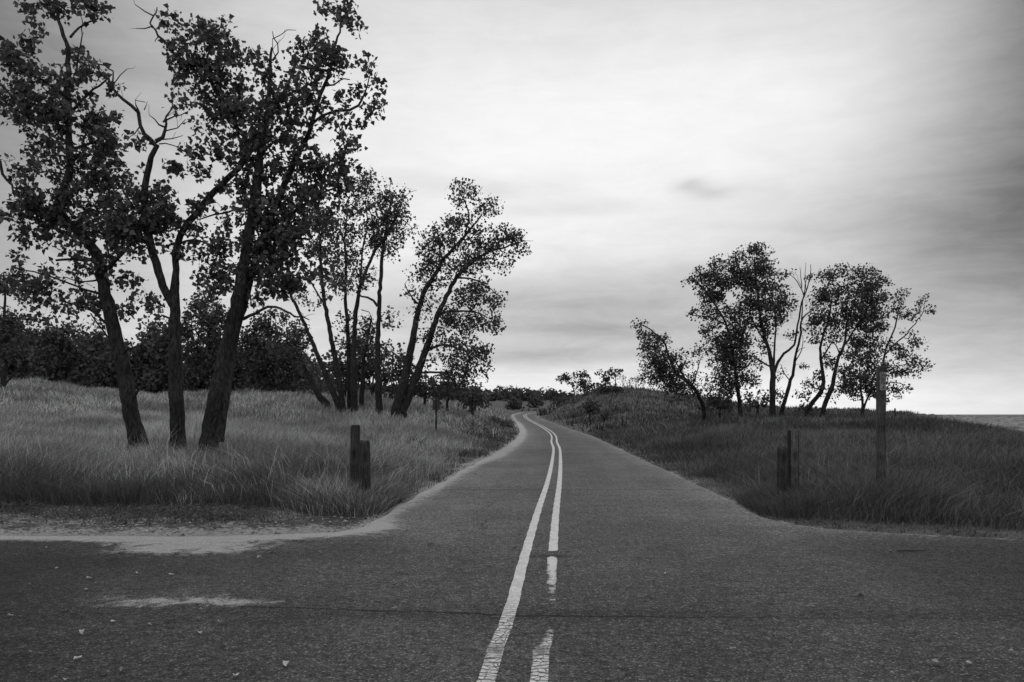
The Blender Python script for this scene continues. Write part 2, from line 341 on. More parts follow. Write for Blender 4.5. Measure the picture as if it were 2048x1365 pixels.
base = bb.m('MULTIPLY', base, bb.m('SUBTRACT', 1.0, bb.m('MULTIPLY', crack, .72)))
# wind-blown sand lying on the surface
sm = bb.m('SUBTRACT', 0.0, bb.m('MULTIPLY', ed, 2.3))      # ed = distance inside the edge (m)
sm = bb.m('MAXIMUM', bb.m('ADD', sm, 1.12), -.15)
def wp(px, row): Y = F * H / (row - HOR); return (px - CX) / F * Y, Y
for (px, row, sx, sy, am) in [(370, 1075, .75, .62, 1.15), (450, 1098, .42, .38, .8), (300, 1100, .3, .3, .6), (620, 1052, .9, .25, .8), (330, 1199, .62, .21, .66), (450, 1205, .4, .10, .45), (290, 1262, .5, .12, .28), (250, 1213, .2, .05, .3),
                              (150, 1072, 3.0, .30, .55), (690, 1060, .6, .3, .6)]:
    x0, y0 = wp(px, row); sm = bb.m('ADD', sm, bb.gauss(PX, PY, x0, y0, sx, sy, am))
sn = bb.m('ADD', bb.m('MULTIPLY', bb.m('SUBTRACT', bb.noise(pos, 4.5, 7, .72, .8), .5), 2.6), bb.m('MULTIPLY', bb.m('SUBTRACT', fine, .5), 1.5))
sm = bb.rng(bb.m('ADD', sm, sn), .28, .95, 0, .92)
sc_ = bb.m('MULTIPLY', bb.rng(agg, .3, .7, .22, .52), bb.rng(fine, .3, .7, .75, 1.15))
mx = bb.n('ShaderNodeMix'); bb.set(mx, 0, sm); bb.set(mx, 2, base); bb.set(mx, 3, sc_)
ASPH = mx.outputs[0]
bmp = bb.m('SUBTRACT', bb.m('ADD', fine, bb.m('MULTIPLY', agg, .6)), bb.m('MULTIPLY', crack, 2.0))
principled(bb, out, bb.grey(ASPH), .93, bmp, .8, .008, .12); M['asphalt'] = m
ri = np.arange(nr * nu).reshape(nr, nu)
RF = np.stack([ri[:-1, :-1], ri[:-1, 1:], ri[1:, 1:], ri[1:, :-1]], -1).reshape(-1, 4)
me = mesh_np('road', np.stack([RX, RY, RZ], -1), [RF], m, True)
def edist(X, Y):
    d = -sdist(X, Y)
    far = np.array([X, Y]); return np.clip(d, 0, 9)
ev = edist(RX, RY) + np.where(RX > 2, .28, 0) * 1.0
ev = ev + np.where((RY > 24) & (RX < 3), -.35 * sstep(24, 30, RY) * (1 - sstep(85, 100, RY)), 0)
a = me.attributes.new('edge', 'FLOAT', 'POINT'); a.data.foreach_set('value', ev.astype(np.float32))
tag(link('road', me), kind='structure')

# painted centre lines, worn through in places
m, bb, out = new_mat('road_paint')
g = bb.n('ShaderNodeNewGeometry'); pos = g.outputs['Position']; sp = bb.n('ShaderNodeSeparateXYZ'); bb.set(sp, 0, pos); PX, PY = sp.outputs[0], sp.outputs[1]
at = bb.n('ShaderNodeAttribute'); at.attribute_name = 'wear'; we = at.outputs['Fac']
at2 = bb.n('ShaderNodeAttribute'); at2.attribute_name = 'across'; ac = at2.outputs['Fac']
fine = bb.noise(pos, 60, 4, .75); mid = bb.noise(pos, 7, 5, .65)
v2 = bb.n('ShaderNodeTexVoronoi', feature='DISTANCE_TO_EDGE'); bb.set(v2, 'Vector', bb.comb(bb.m('MULTIPLY', PX, 20.0), bb.m('MULTIPLY', PY, 15.0), 0)); v2.inputs['Scale'].default_value = 1.0
grid = bb.m('MULTIPLY', bb.rng(v2.outputs['Distance'], .03, .10, 1, 0), bb.rng(mid, .35, .6, .3, 1))      # craquelure of old thick paint
ph_ = bb.m('MULTIPLY_ADD', PY, 15.0, bb.m('MULTIPLY', bb.noise(bb.comb(bb.m('MULTIPLY', PX, 6.0), bb.m('MULTIPLY', PY, 6.0), 0), 1.0, 3, .5), 2.4))
tr_ = bb.m('ABSOLUTE', bb.m('SUBTRACT', bb.m('FRACT', ph_), .5))
grid = bb.m('MAXIMUM', grid, bb.rng(tr_, .06, .16, 1, 0))
grid = bb.m('MULTIPLY', grid, bb.rng(PY, 5.6, 7.2, 1, 0))
w = bb.m('ADD', bb.m('ADD', we, bb.m('MULTIPLY', bb.m('SUBTRACT', mid, .5), .9)), bb.m('MULTIPLY', bb.m('SUBTRACT', fine, .5), .8))
w = bb.m('ADD', w, bb.m('MULTIPLY', bb.m('MULTIPLY', ac, ac), .18))
worn = bb.m('MAXIMUM', bb.rng(w, .52, .66, 0, 1), bb.m('MULTIPLY', grid, .9))
paint = bb.m('MULTIPLY', bb.rng(fine, .3, .7, .42, .66), bb.rng(mid, .3, .7, .82, 1.1))
asp = bb.rng(fine, .36, .66, .030, .075)
pp_ = principled(bb, out, bb.grey(paint), .8, fine, .5, .005, .2); M['paint'] = m
tb = bb.n('ShaderNodeBsdfTransparent'); ms = bb.n('ShaderNodeMixShader'); bb.set(ms, 0, worn)      # bare asphalt shows where the paint is gone
bb.t.links.new(pp_.outputs[0], ms.inputs[1]); bb.t.links.new(tb.outputs[0], ms.inputs[2]); bb.t.links.new(ms.outputs[0], out.inputs[0])
LL = [(973, 1363), (989, 1309), (1010, 1254), (1025, 1208), (1043, 1138), (1059, 1081), (1077, 1020), (1095, 965), (1104, 925), (1107, 898)]
RL = [(1078, 1363), (1081, 1315), (1093, 1263), (1101, 1163), (1106, 1102), (1112, 1026), (1119, 965), (1121, 925), (1119.5, 898)]
def line_world(L, off):
    P = [wp(px, r) for px, r in L]
    x0, y0 = P[0]; x1, y1 = P[1]
    P = [(x0 - (x1 - x0) / (y1 - y0) * (y0 + 3), -3.0)] + P
    mids = [(2.33, 44), (2.75, 52), (2.98, 58), (3.14, 65), (3.1, 75), (2.85, 84), (2.25, 96), (1.85, 105), (1.8, 112), (2.3, 119), (3.9, 128), (6.6, 136.5), (11, 142), (25, 149), (58, 152.5)]
    mids = np.array(mids); dv = np.gradient(mids, axis=0); dv /= np.hypot(*dv.T)[:, None]
    nrm = np.stack([dv[:, 1], -dv[:, 0]], -1)
    return np.vstack([P, mids + nrm * off])
def catmull(P, step):
    P = np.asarray(P, float); out = []
    Q = np.vstack([2 * P[0] - P[1], P, 2 * P[-1] - P[-2]])
    for i in range(1, len(Q) - 2):
        n = max(1, int(np.linalg.norm(Q[i + 1][:3] - Q[i][:3]) / step)) if np.isscalar(step) else 1
        t = np.arange(n)[:, None] / n
        out.append(.5 * (2 * Q[i] + (Q[i + 1] - Q[i - 1]) * t + (2 * Q[i - 1] - 5 * Q[i] + 4 * Q[i + 1] - Q[i + 2]) * t ** 2 + (3 * Q[i] - Q[i - 1] - 3 * Q[i + 1] + Q[i + 2]) * t ** 3))
    out.append(Q[-2][None]); return np.vstack(out)
def paint_line(P, wearf, width=.105):
    Pc = catmull(P, .12); d = np.gradient(Pc, axis=0); d /= np.hypot(*d.T)[:, None]; nrm = np.stack([d[:, 1], -d[:, 0]], -1)
    jit = .003 * np.sin(np.arange(len(Pc)) * .9) + .002 * np.sin(np.arange(len(Pc)) * 2.3)
    cols = np.linspace(-.5, .5, 5); V = []; W_ = []; A_ = []
    for c in cols:
        q = Pc + nrm * (c * width + (jit if abs(c) == .5 else 0 * jit))[:, None]
        V.append(np.stack([q[:, 0], q[:, 1], zroad(q[:, 1]) + .009 + .00004 * q[:, 1]], -1)); W_.append(wearf(q[:, 1], c)); A_.append(np.full(len(q), abs(c) * 2))
    V = np.stack(V, 1).reshape(-1, 3); W_ = np.stack(W_, 1).ravel(); A_ = np.stack(A_, 1).ravel()
    i = np.arange(len(Pc) * 5).reshape(-1, 5); FF = np.stack([i[:-1, :-1], i[:-1, 1:], i[1:, 1:], i[1:, :-1]], -1).reshape(-1, 4)
    me = mesh_np('lane_line', V, [FF], M['paint'])
    a = me.attributes.new('wear', 'FLOAT', 'POINT'); a.data.foreach_set('value', W_.astype(np.float32))
    a = me.attributes.new('across', 'FLOAT', 'POINT'); a.data.foreach_set('value', A_.astype(np.float32))
    tag(link('lane_marking', me), kind='structure')
def ry(row): return F * H / (row - HOR)
paint_line(line_world(LL, -.15), lambda Y, c: np.interp(Y, [0, ry(1300), ry(1240), ry(1225), ry(1200), 30, 100], [.15, .15, .25, .30, .12, .05, .1]))
paint_line(line_world(RL, .15), lambda Y, c: np.interp(Y, [0, ry(1363), ry(1300), ry(1262), ry(1252), ry(1216), ry(1210), ry(1170), ry(1120), ry(1114), ry(1111), ry(1105), ry(1102), 30, 100],
                                                   [.26, .30, .40, .46, 1.3, 1.3, .52, .42, .36, .46, 1.3, 1.3, .12, .06, .1])
           + np.interp(Y, [ry(1340), ry(1300), ry(1262), ry(1205), ry(1150), ry(1118)], [0, .1, .5, .35, .2, 0], 0, 0) * (.5 - c) * 1.1)

# lake out to the horizon
m, bb, out = new_mat('lake_water'); g = bb.n('ShaderNodeNewGeometry')
wn = bb.noise(g.outputs['Position'], .35, 5, .6)
principled(bb, out, (.012, .013, .0125, 1), .35, wn, .6, .5, .4); M['lake'] = m
V = [(-200, 150, -2.0), (9000, 150, -2.0), (9000, 14000, -2.0), (-200, 14000, -2.0)]
tag(link('lake', mesh_np('lake', V, [np.array([[0, 1, 2, 3]])], m)), kind='structure')
V = [(-9000, 545, 8.0), (-150, 545, 8.0), (-150, 9000, 8.0), (-9000, 9000, 8.0)]
tag(link('far_plain', mesh_np('far_plain', V, [np.array([[0, 1, 2, 3]])], M['soil'])), kind='structure')

# ------------------------------------------------------------------ grass
def blades(n_tufts, per, Xr, Yr, hgt, wid, keep, spread=.16, lean=.45, seed=1, name='grass', mat=None, wind=(.25, .0)):
    r = np.random.default_rng(seed)
    y = np.sqrt(r.random(n_tufts) * (Yr[1] ** 2 - Yr[0] ** 2) + Yr[0] ** 2); x = (Xr[0] + (Xr[1] - Xr[0]) * r.random(n_tufts)) * y
    d = sdist(x, y); k = keep(x, y, d, r); x, y, d = x[k], y[k], d[k]; n = len(x)
    lump = .5 * np.sin(x * 1.9 + 1.7 * np.sin(y * 1.1)) * np.sin(y * 2.3 + x * .7) + .5 * np.sin(x * .55 + y * .4 + 2)
    k2 = r.random(n) < .72 + .35 * lump; x, y, d, lump = x[k2], y[k2], d[k2], lump[k2]; n = len(x)
    ts = r.uniform(.65, 1.25, n) * (1 + .42 * lump) * (.42 + .58 * sstep(.2, 2.4, d))     # shorter along the verge
    bx = np.repeat(x, per); by = np.repeat(y, per); ts = np.repeat(ts, per); N = len(bx)
    ox = r.normal(0, spread, N); oy = r.normal(0, spread, N); bx = bx + ox; by = by + oy
    ok = sdist(bx, by) > .06; bx, by, ox, oy, ts = bx[ok], by[ok], ox[ok], oy[ok], ts[ok]; N = len(bx)
    bz = G(bx, by) - .02
    h = hgt * ts * r.uniform(.45, 1.25, N); w = wid * r.uniform(.6, 1.4, N) * (1 + 0 * h)
    la = r.uniform(0, 2 * math.pi, N); wl = .30 * np.sin(bx * 1.1 + 2.0 * np.sin(by * .7)) + .15 * np.sin(bx * 3.3 + by * 2.1); lx = np.cos(la) * .75 + ox / spread * .35 + wind[0] * .3 + wl; ly = np.sin(la) * .75 + oy / spread * .35 + wind[1]
    lm = lean * r.uniform(.2, 1.3, N) * h; fa = r.uniform(0, math.pi, N); fx, fy = np.cos(fa) * w / 2, np.sin(fa) * w / 2
    B = np.stack([bx, by, bz], -1)
    def pt(t, wt, s): 
        return B + np.stack([lx * lm * t ** 2 + s * fx * wt, ly * lm * t ** 2 + s * fy * wt, h * (t - .18 * lean * t ** 3)], -1)
    V = np.stack([pt(0, .8, -1), pt(0, .8, 1), pt(.55, 1, 1), pt(.55, 1, -1), pt(1, 0, 0)], 1).reshape(-1, 3)
    o = np.arange(N)[:, None] * 5
    return V, o + np.array([[0, 1, 2, 3]]), o + np.array([[3, 2, 4]])
def grass_obj(name, parts, mat, label, cat):
    Vs, Q, T, off = [], [], [], 0
    for V, q, t in parts: Vs.append(V); Q.append(q + off); T.append(t + off); off += len(V)
    me = mesh_np(name, np.vstack(Vs), [np.vstack(Q), np.vstack(T)], mat)
    return tag(link(name, me), label, cat, kind='stuff')
def kl(dens):    # keep left side of the road
    def f(x, y, d, r):
        front = 13.55 + .35 * np.sin(x * 1.7) + .2 * np.sin(x * 4.1 + 1)
        ok = np.where(x < -2.3, (y > front), True)
        return (x < 1.2) & ok & (d > .55 + .2 * np.sin(y * 2.1)) & (r.random(len(x)) < dens * (.10 + .90 * sstep(.8, 7.0, np.where(x < -2.3, y - 13.2, d)))) & ~((y > 108) & (x > .3))
    return f
def kr(dens):
    return lambda x, y, d, r: (x > 2) & ~((y > 112) & (d < 2.5)) & (d > .45 + .25 * np.sin(y * 1.9 + x)) & (r.random(len(x)) < dens * (.35 + .65 * sstep(.5, 5, d))) & ~((x / y > .50) & (y > 52))
PP = [(-2.77, 14.0), (-2.45, 13.3), (4.73, 13.4), (4.41, 13.0), (5.84, 12.6)]
def kp(x, y, d, r):
    m_ = np.zeros(len(x), bool)
    for a_, b_ in PP: m_ |= ((x - a_) ** 2 + ((y - b_ + .25) * .8) ** 2 < .55) & (np.hypot(x - a_, y - b_) > .16)
    return m_ & (d > .25)
GL = [blades(5600, 54, (-.85, 0), (11, 22), .47, .0048, kl(1), .22, .75, seed=1), blades(1500, 12, (-.85, 0), (11, 20), .85, .0065, kl(1), .3, lean=1.25, seed=2),
      blades(2200, 3, (-.85, 0), (11.5, 22), 1.0, .006, kl(1), .3, lean=.8, seed=7), blades(4000, 12, (-.25, -.05), (12.2, 15), .85, .0055, kp, .24, .9, seed=8),
      blades(9500, 34, (-.8, .02), (20, 40), .48, .010, kl(1), .3, .7, seed=3), blades(10000, 18, (-.8, .03), (38, 70), .46, .028, kl(1), .45, .7, seed=4),
      blades(4500, 14, (-.8, .03), (65, 130), .5, .07, kl(1), .8, seed=5)]
grass_obj('tall_grass', GL, M['grass'], 'pale dry tall grass covering the field left of the road', 'grass')
GR = [blades(5400, 52, (.2, .85), (10, 22), .50, .005, kr(1), .22, .85, seed=11), blades(1300, 12, (.2, .85), (10, 20), .85, .0065, kr(1), .3, lean=1.3, seed=12),
      blades(900, 3, (.2, .85), (11, 22), 1.05, .007, kr(1), .3, lean=.5, seed=17),
      blades(8500, 34, (.08, .8), (20, 38), .44, .010, kr(1), .3, .8, seed=13), blades(6500, 20, (.05, .62), (36, 62), .42, .028, kr(1), .45, .7, seed=14),
      blades(6500, 14, (.02, .5), (60, 150), .5, .08, kr(1), .8, seed=15)]
grass_obj('weedy_grass', GR, M['grass_r'], 'darker weedy grass covering the field right of the road', 'grass')
kv = lambda x, y, d, r: (d > .05) & (d < 2.8) & (r.random(len(x)) < .9) & ~((x < -3) & (y < 12.6))
kb = lambda x, y, d, r: (x < 1.2) & (d > .1) & (d < 5.5) & (r.random(len(x)) < np.exp(-d / 3.5))
kf = lambda x, y, d, r: (d > .9) & (y > np.where(x < -2.3, 13.2, 0)) & (r.random(len(x)) < np.exp(-np.maximum(0, d - np.where(x < 0, 2.6, 1.1)) / np.where(x < -6, 3.4, 2.2)))
mats_ = lambda x, y, d, r: (x < -3) & (d > .9) & (d < 4.2) & (y < 16) & (np.sin(x * 1.3 + 2) + np.sin(x * .5 + y * 3) + .7 * np.sin(x * 3.1 + y * 1.7) > -.2 - .5 * (d - 1.5))
WD = [blades(4200, 18, (-.2, .85), (9.5, 24), .26, .014, kv, .2, 1.1, seed=21), blades(1800, 14, (-.05, .25), (24, 60), .35, .04, kv, .3, 1.0, seed=22),
      blades(2600, 20, (-.30, .03), (24, 95), .48, .04, kb, .35, .8, seed=24),
      blades(3600, 14, (-.8, -.15), (10.5, 16), .16, .012, mats_, .2, 2.0, seed=23),
      blades(11000, 36, (-.85, -.05), (12.6, 22), .50, .006, kf, .24, 1.1, seed=25), blades(5600, 32, (.2, .85), (9.6, 20), .46, .007, kf, .22, 1.1, seed=26),
      blades(16000, 22, (-.25, .52), (11.8, 15), .74, .006, kp, .24, .9, seed=28)]
grass_obj('verge_weeds', WD, M['weed'], 'low dark weeds matted along the edges of the road', 'weeds')

# dead leaves, straw and crumbs lying along the left verge
rg = np.random.default_rng(31); n = 16000; xd = rg.uniform(-13, -1.5, n); yd = rg.uniform(9.2, 14.2, n); dd_ = sdist(xd, yd)
kk = (rg.random(n) < np.where(dd_ < 0, .16 * np.exp(dd_ / .7), .55)) & (dd_ > -1.6); xd, yd, dd_ = xd[kk], yd[kk], dd_[kk]; n = len(xd)
gz = G(xd, yd, dd_) + .006; an = rg.uniform(0, 6.28, n); ln = rg.uniform(.015, .07, n) * rg.uniform(.5, 1.3, n); wn_ = ln * rg.uniform(.12, .7, n); c_, s_ = np.cos(an), np.sin(an)
def cp(a_, b_, z): return np.stack([xd + a_ * ln * c_ - b_ * wn_ * s_, yd + a_ * ln * s_ + b_ * wn_ * c_, gz + z * rg.uniform(0, .4, n) * ln], -1)
Vd = np.stack([cp(-.5, 0, .2), cp(0, -.5, .8), cp(.5, 0, .3), cp(0, .5, 1)], 1).reshape(-1, 3); o_ = np.arange(n)[:, None] * 4
M['debris'] = island_mat('verge_litter', .02, .42, .05, .9)
tag(link('verge_litter', mesh_np('verge_litter', Vd, [np.vstack([o_ + np.array([[0, 1, 2]]), o_ + np.array([[0, 2, 3]])])], M['debris'])), 'straw and leaf crumbs strewn over the sandy left verge', 'litter', kind='stuff')

# ------------------------------------------------------------------ trees
def tube(P, R, sides, Vs, Qs, off, cap=True, rough=0.0, rr=None):
    P = np.asarray(P); n = len(P); T = np.gradient(P, axis=0); T /= np.linalg.norm(T, axis=1)[:, None] + 1e-9
    up = np.array([0, 1, 0.]) if abs(T[0][1]) < .9 else np.array([1, 0, 0.])
    A = np.cross(T, up); A /= np.linalg.norm(A, axis=1)[:, None] + 1e-9; Bv = np.cross(T, A)
    th = np.arange(sides) * 2 * math.pi / sides
    rad = np.asarray(R)[:, None] * (1 + (rough * (np.sin(th * 3 + np.arange(n)[:, None] * .23) * .6 + np.random.default_rng(int(abs(P[0].sum() * 97)) % 9999).normal(0, .5, (n, sides))) if rough else 0))
    V = P[:, None] + rad[..., None] * (np.cos(th)[None, :, None] * A[:, None] + np.sin(th)[None, :, None] * Bv[:, None])
    Vs.append(V.reshape(-1, 3)); i = np.arange(n * sides).reshape(n, sides) + off
    j = np.roll(i, -1, 1); Qs.append(np.stack([i[:-1], j[:-1], j[1:], i[1:]], -1).reshape(-1, 4))
    return off + n * sides
def leaves(pts, size, r, jit=.5):
    N = len(pts); a = r.normal(size=(N, 3)); a[:, 2] -= .55; a /= np.linalg.norm(a, axis=1)[:, None]     # leaf axis, hanging
    c = r.normal(size=(N, 3)); s = np.cross(a, c); s /= np.linalg.norm(s, axis=1)[:, None] + 1e-9; nn = np.cross(a, s)
    L = (size * r.uniform(1 - jit, 1 + jit, N))[:, None]
    V = np.stack([pts, pts + L * (.28 * a - .47 * s + .12 * nn), pts + L * (1.0 * a), pts + L * (.28 * a + .47 * s + .12 * nn)], 1).reshape(-1, 3)
    o = np.arange(N)[:, None] * 4
    return V, np.vstack([o + np.array([[0, 2, 1]]), o + np.array([[0, 3, 2]])])
def tree(name, label, cat, D, limbs, blobs, leaf=.112, clump=.175, per=27, dens=4.6, depth=.9, group=None, seed=0, mat='leaf', bmat='bark', twigs=True, sides=10, base=None, drift=1.0, bare=(), wig=.02):
    """limbs: [(px,py,r_px[,depth offset]), ...] lists, the first is the trunk from the ground up; blobs: (px,py,rx,ry[,density])"""
    r = np.random.default_rng(seed + 100); k = D / F
    bx = (limbs[0][0][0] - CX) * k if base is None else base[0]
    by = D; bz = g1(bx, by)
    root = link(name, None, loc=(bx, by, bz)); tag(root, label, cat, group)
    O = np.array([bx, by, bz]); Vs, Qs, off = [], [], 0; nodes, nrad = [], []
    def conv(l, li):
        P = []; dr = 0; ph = r.uniform(-1, 1) * drift
        for q, p in enumerate(l):
            o = p[3] if len(p) > 3 else (0 if li == 0 else ph * q * .22)
            w = px2w(p[0], p[1], D); f = (D + o) / D
            w = np.array([w[0] * f, D + o, H + (w[2] - H) * f]); P.append([*w, p[2] * k * .90])
        return np.array(P)
    for li, l in enumerate(list(limbs) + list(bare)):
        P = conv(l, li)
        if li == 0:
            b0 = P[0].copy(); b0[2] = min(bz - .15, P[0][2] - .05); b0[3] *= 1.7 if D < 30 else 1.2; P[0, 3] *= 1.1 if D < 30 else 1.0
            P = np.vstack([b0, P])
        elif len(nodes):      # start the limb on the wood it grows from
            Nn = np.vstack(nodes); q = Nn[((Nn - P[0, :3]) ** 2 * np.array([1, .05, 1])).sum(1).argmin()]
            dlt = q[1] - P[0, 1]; P[:, 1] += dlt * np.linspace(1, .8, len(P)); f = P[:, 1] / (P[:, 1] - dlt * np.linspace(1, .8, len(P)))
            P[:, 0] *= f; P[:, 2] = H + (P[:, 2] - H) * f
        Q = catmull(P, max(.18, D * .006)); Q[:, :3] += r.normal(0, wig, (len(Q), 3)) * np.linspace(.2, 1, len(Q))[:, None]
        Q[:, 3] = np.maximum(Q[:, 3] * (1 - .22 * sstep(.12 * (Q[-1, 2] - bz), .6 * (Q[-1, 2] - bz), Q[:, 2] - bz)), .008)
        sd = sides if Q[0, 3] > .05 else max(5, sides // 2)
        off = tube(Q[:, :3] - O, Q[:, 3], sd, Vs, Qs, off, rough=.11 if Q[0, 3] > .1 else .07)
        if li >= len(limbs) and D < 30:
            for q in range(max(1, int(len(Q) * .35))):
                i0 = r.integers(len(Q) // 3, len(Q)); dr = r.normal(size=3) * [1, .5, 1] + (Q[-1, :3] - Q[0, :3]) / (np.linalg.norm(Q[-1, :3] - Q[0, :3]) + 1e-6) * .8 + [0, 0, .4]
                dr /= np.linalg.norm(dr); ln_ = r.uniform(.12, .42); tt = np.linspace(0, 1, 4)[:, None]
                off = tube(Q[i0, :3] + dr * ln_ * tt + r.normal(0, .018, (4, 3)) * tt - O, [.007, .006, .005, .003], 4, Vs, Qs, off)
        if li < len(limbs):
            keep = Q[:, 2] > bz + .22 * (Q[-1, 2] - bz) if li == 0 else slice(None)
            nodes.append(Q[keep, :3]); nrad.append(Q[keep, 3])
        else: nodes.append(Q[:1, :3]); nrad.append(Q[:1, 3])
    # foliage points spread through the crown volume, joined by twigs to the nearest wood
    N = np.vstack(nodes); R0 = np.concatenate(nrad); A = []; rad = []
    for bl in blobs:
        px, py, rx, ry = bl[:4]; dn = bl[4] if len(bl) > 4 else 1.0
        c = px2w(px, py, D); wx_, wz_ = rx * k, ry * k; wy_ = depth * (wx_ + wz_) * .5
        nn = max(2, int(dens * 1.55 * dn * math.pi * wx_ * wz_ * (1 + .25 * min(4, wy_ / .6))))
        v = r.normal(size=(nn, 3)); v /= np.linalg.norm(v, axis=1)[:, None]; v *= (1.13 * r.random(nn) ** .58)[:, None]
        # stay near the depth of the wood that carries it
        near = N[((N[:, [0, 2]] - c[[0, 2]]) ** 2).sum(1).argmin()]; cy_ = D + (near[1] - D) * .8 + r.uniform(-.3, .3) * wy_
        f = cy_ / D
        A.append(np.array([c[0] * f, cy_, H + (c[2] - H) * f]) + v * [wx_, wy_, wz_])
    if A:
        A = np.vstack(A); gz = G(A[:, 0], A[:, 1]) + .12; A[:, 2] = np.where(A[:, 2] < gz, gz + r.random(len(A)) * .3, A[:, 2])
        d0 = np.array([((N - a) ** 2).sum(1).min() for a in A]); A = A[np.argsort(d0)]
        cap = 20000; buf = np.empty((cap, 3)); rb = np.empty(cap); nb_ = len(N); buf[:nb_] = N; rb[:nb_] = R0
        tips = []
        for a_ in A:
            dv = ((buf[:nb_] - a_) ** 2).sum(1); i = int(dv.argmin()); q = buf[i]; L = math.sqrt(dv[i])
            tips.append(a_)
            if L < .12: continue
            ns = max(2, min(7, int(L / (.16 if D < 30 else .35)) + 1)); t = np.linspace(0, 1, ns + 1)[:, None]
            bow = np.array([r.normal(0, .12), r.normal(0, .12), r.uniform(-.05, .16)]) * L
            pts = q + (a_ - q) * t + bow * 4 * t * (1 - t) * .5 + r.normal(0, .02 * L + .005, (ns + 1, 3)) * (t > 0)
            r0 = min(rb[i] * .7, .006 + .012 * L + D * .00006); r1 = max(.0035, D * .00011)
            rr_ = r0 + (r1 - r0) * t[:, 0] ** .7; r0 = max(r0, r1)
            if twigs: off = tube(pts - O, np.maximum(rr_, r1 * .8), 4 if L > 1 else 3, Vs, Qs, off)
            if nb_ + ns < cap: buf[nb_:nb_ + ns] = pts[1:]; rb[nb_:nb_ + ns] = rr_[1:]; nb_ += ns
        tips = np.array(tips)
        cs = .84 * clump * r.uniform(.6, 1.4, len(tips)); cnt = np.maximum(3, r.poisson(1.4 * per * (cs / clump) ** 1.5)); cen = np.repeat(tips, cnt, 0)
        gg = r.normal(size=(len(cen), 3)); gl = np.linalg.norm(gg, axis=1)[:, None]; gg = gg / gl * np.minimum(gl, 2.0 - .4 * r.random(gl.shape))
        pp = cen + gg * np.repeat(cs, cnt)[:, None] * [1, 1, .85]
        V, T = leaves(pp, leaf * 1.15, r)
        link('crown', mesh_np('crown', V - O, [T], M[mat]), root)
    me = mesh_np('trunk', np.vstack(Vs), [np.vstack(Qs)], M[bmat], True)
    link('trunk', me, root)
    return root

# --- the three big cottonwoods at the left front
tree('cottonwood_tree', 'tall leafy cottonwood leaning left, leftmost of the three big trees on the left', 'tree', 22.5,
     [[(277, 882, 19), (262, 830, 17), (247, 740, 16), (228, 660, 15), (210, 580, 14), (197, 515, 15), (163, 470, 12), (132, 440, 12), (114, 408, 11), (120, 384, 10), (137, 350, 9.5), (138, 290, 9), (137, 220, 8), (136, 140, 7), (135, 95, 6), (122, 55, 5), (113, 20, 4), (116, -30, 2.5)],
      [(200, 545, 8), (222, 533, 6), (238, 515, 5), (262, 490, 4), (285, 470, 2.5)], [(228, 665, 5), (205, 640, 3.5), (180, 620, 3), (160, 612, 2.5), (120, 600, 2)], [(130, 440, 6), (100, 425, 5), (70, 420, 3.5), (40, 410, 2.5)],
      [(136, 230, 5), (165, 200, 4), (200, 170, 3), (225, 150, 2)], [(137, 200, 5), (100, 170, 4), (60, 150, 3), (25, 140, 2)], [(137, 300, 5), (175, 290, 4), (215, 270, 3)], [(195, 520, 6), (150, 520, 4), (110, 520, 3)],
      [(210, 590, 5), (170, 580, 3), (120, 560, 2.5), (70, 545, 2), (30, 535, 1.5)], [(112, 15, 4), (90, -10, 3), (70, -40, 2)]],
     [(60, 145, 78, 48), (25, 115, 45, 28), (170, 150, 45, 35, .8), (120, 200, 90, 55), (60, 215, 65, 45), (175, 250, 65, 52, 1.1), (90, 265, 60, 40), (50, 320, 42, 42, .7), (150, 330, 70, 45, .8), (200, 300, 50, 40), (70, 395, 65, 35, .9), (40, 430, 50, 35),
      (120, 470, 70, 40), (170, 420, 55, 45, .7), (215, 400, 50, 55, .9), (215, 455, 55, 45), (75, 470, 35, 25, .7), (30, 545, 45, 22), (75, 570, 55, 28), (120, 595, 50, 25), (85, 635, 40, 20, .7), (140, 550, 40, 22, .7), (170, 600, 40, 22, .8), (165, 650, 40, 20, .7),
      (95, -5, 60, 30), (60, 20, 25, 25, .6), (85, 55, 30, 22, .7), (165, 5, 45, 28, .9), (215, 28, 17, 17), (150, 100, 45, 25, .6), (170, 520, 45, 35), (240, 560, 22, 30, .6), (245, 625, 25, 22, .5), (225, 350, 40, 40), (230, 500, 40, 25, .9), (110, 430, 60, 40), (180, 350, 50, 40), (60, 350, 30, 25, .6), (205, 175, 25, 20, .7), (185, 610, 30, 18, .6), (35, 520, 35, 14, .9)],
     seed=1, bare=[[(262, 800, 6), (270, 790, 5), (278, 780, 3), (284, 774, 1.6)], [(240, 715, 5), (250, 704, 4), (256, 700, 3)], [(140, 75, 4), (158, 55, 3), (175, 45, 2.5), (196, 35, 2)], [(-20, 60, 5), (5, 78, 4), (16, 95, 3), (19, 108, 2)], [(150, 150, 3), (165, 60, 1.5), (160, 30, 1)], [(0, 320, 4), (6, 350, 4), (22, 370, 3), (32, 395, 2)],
                   [(136, 350, 3), (110, 345, 2.5), (78, 345, 2)], [(228, 690, 3), (205, 660, 2.5), (180, 625, 2)], [(200, 560, 3), (170, 563, 2), (130, 555, 1.5)]])
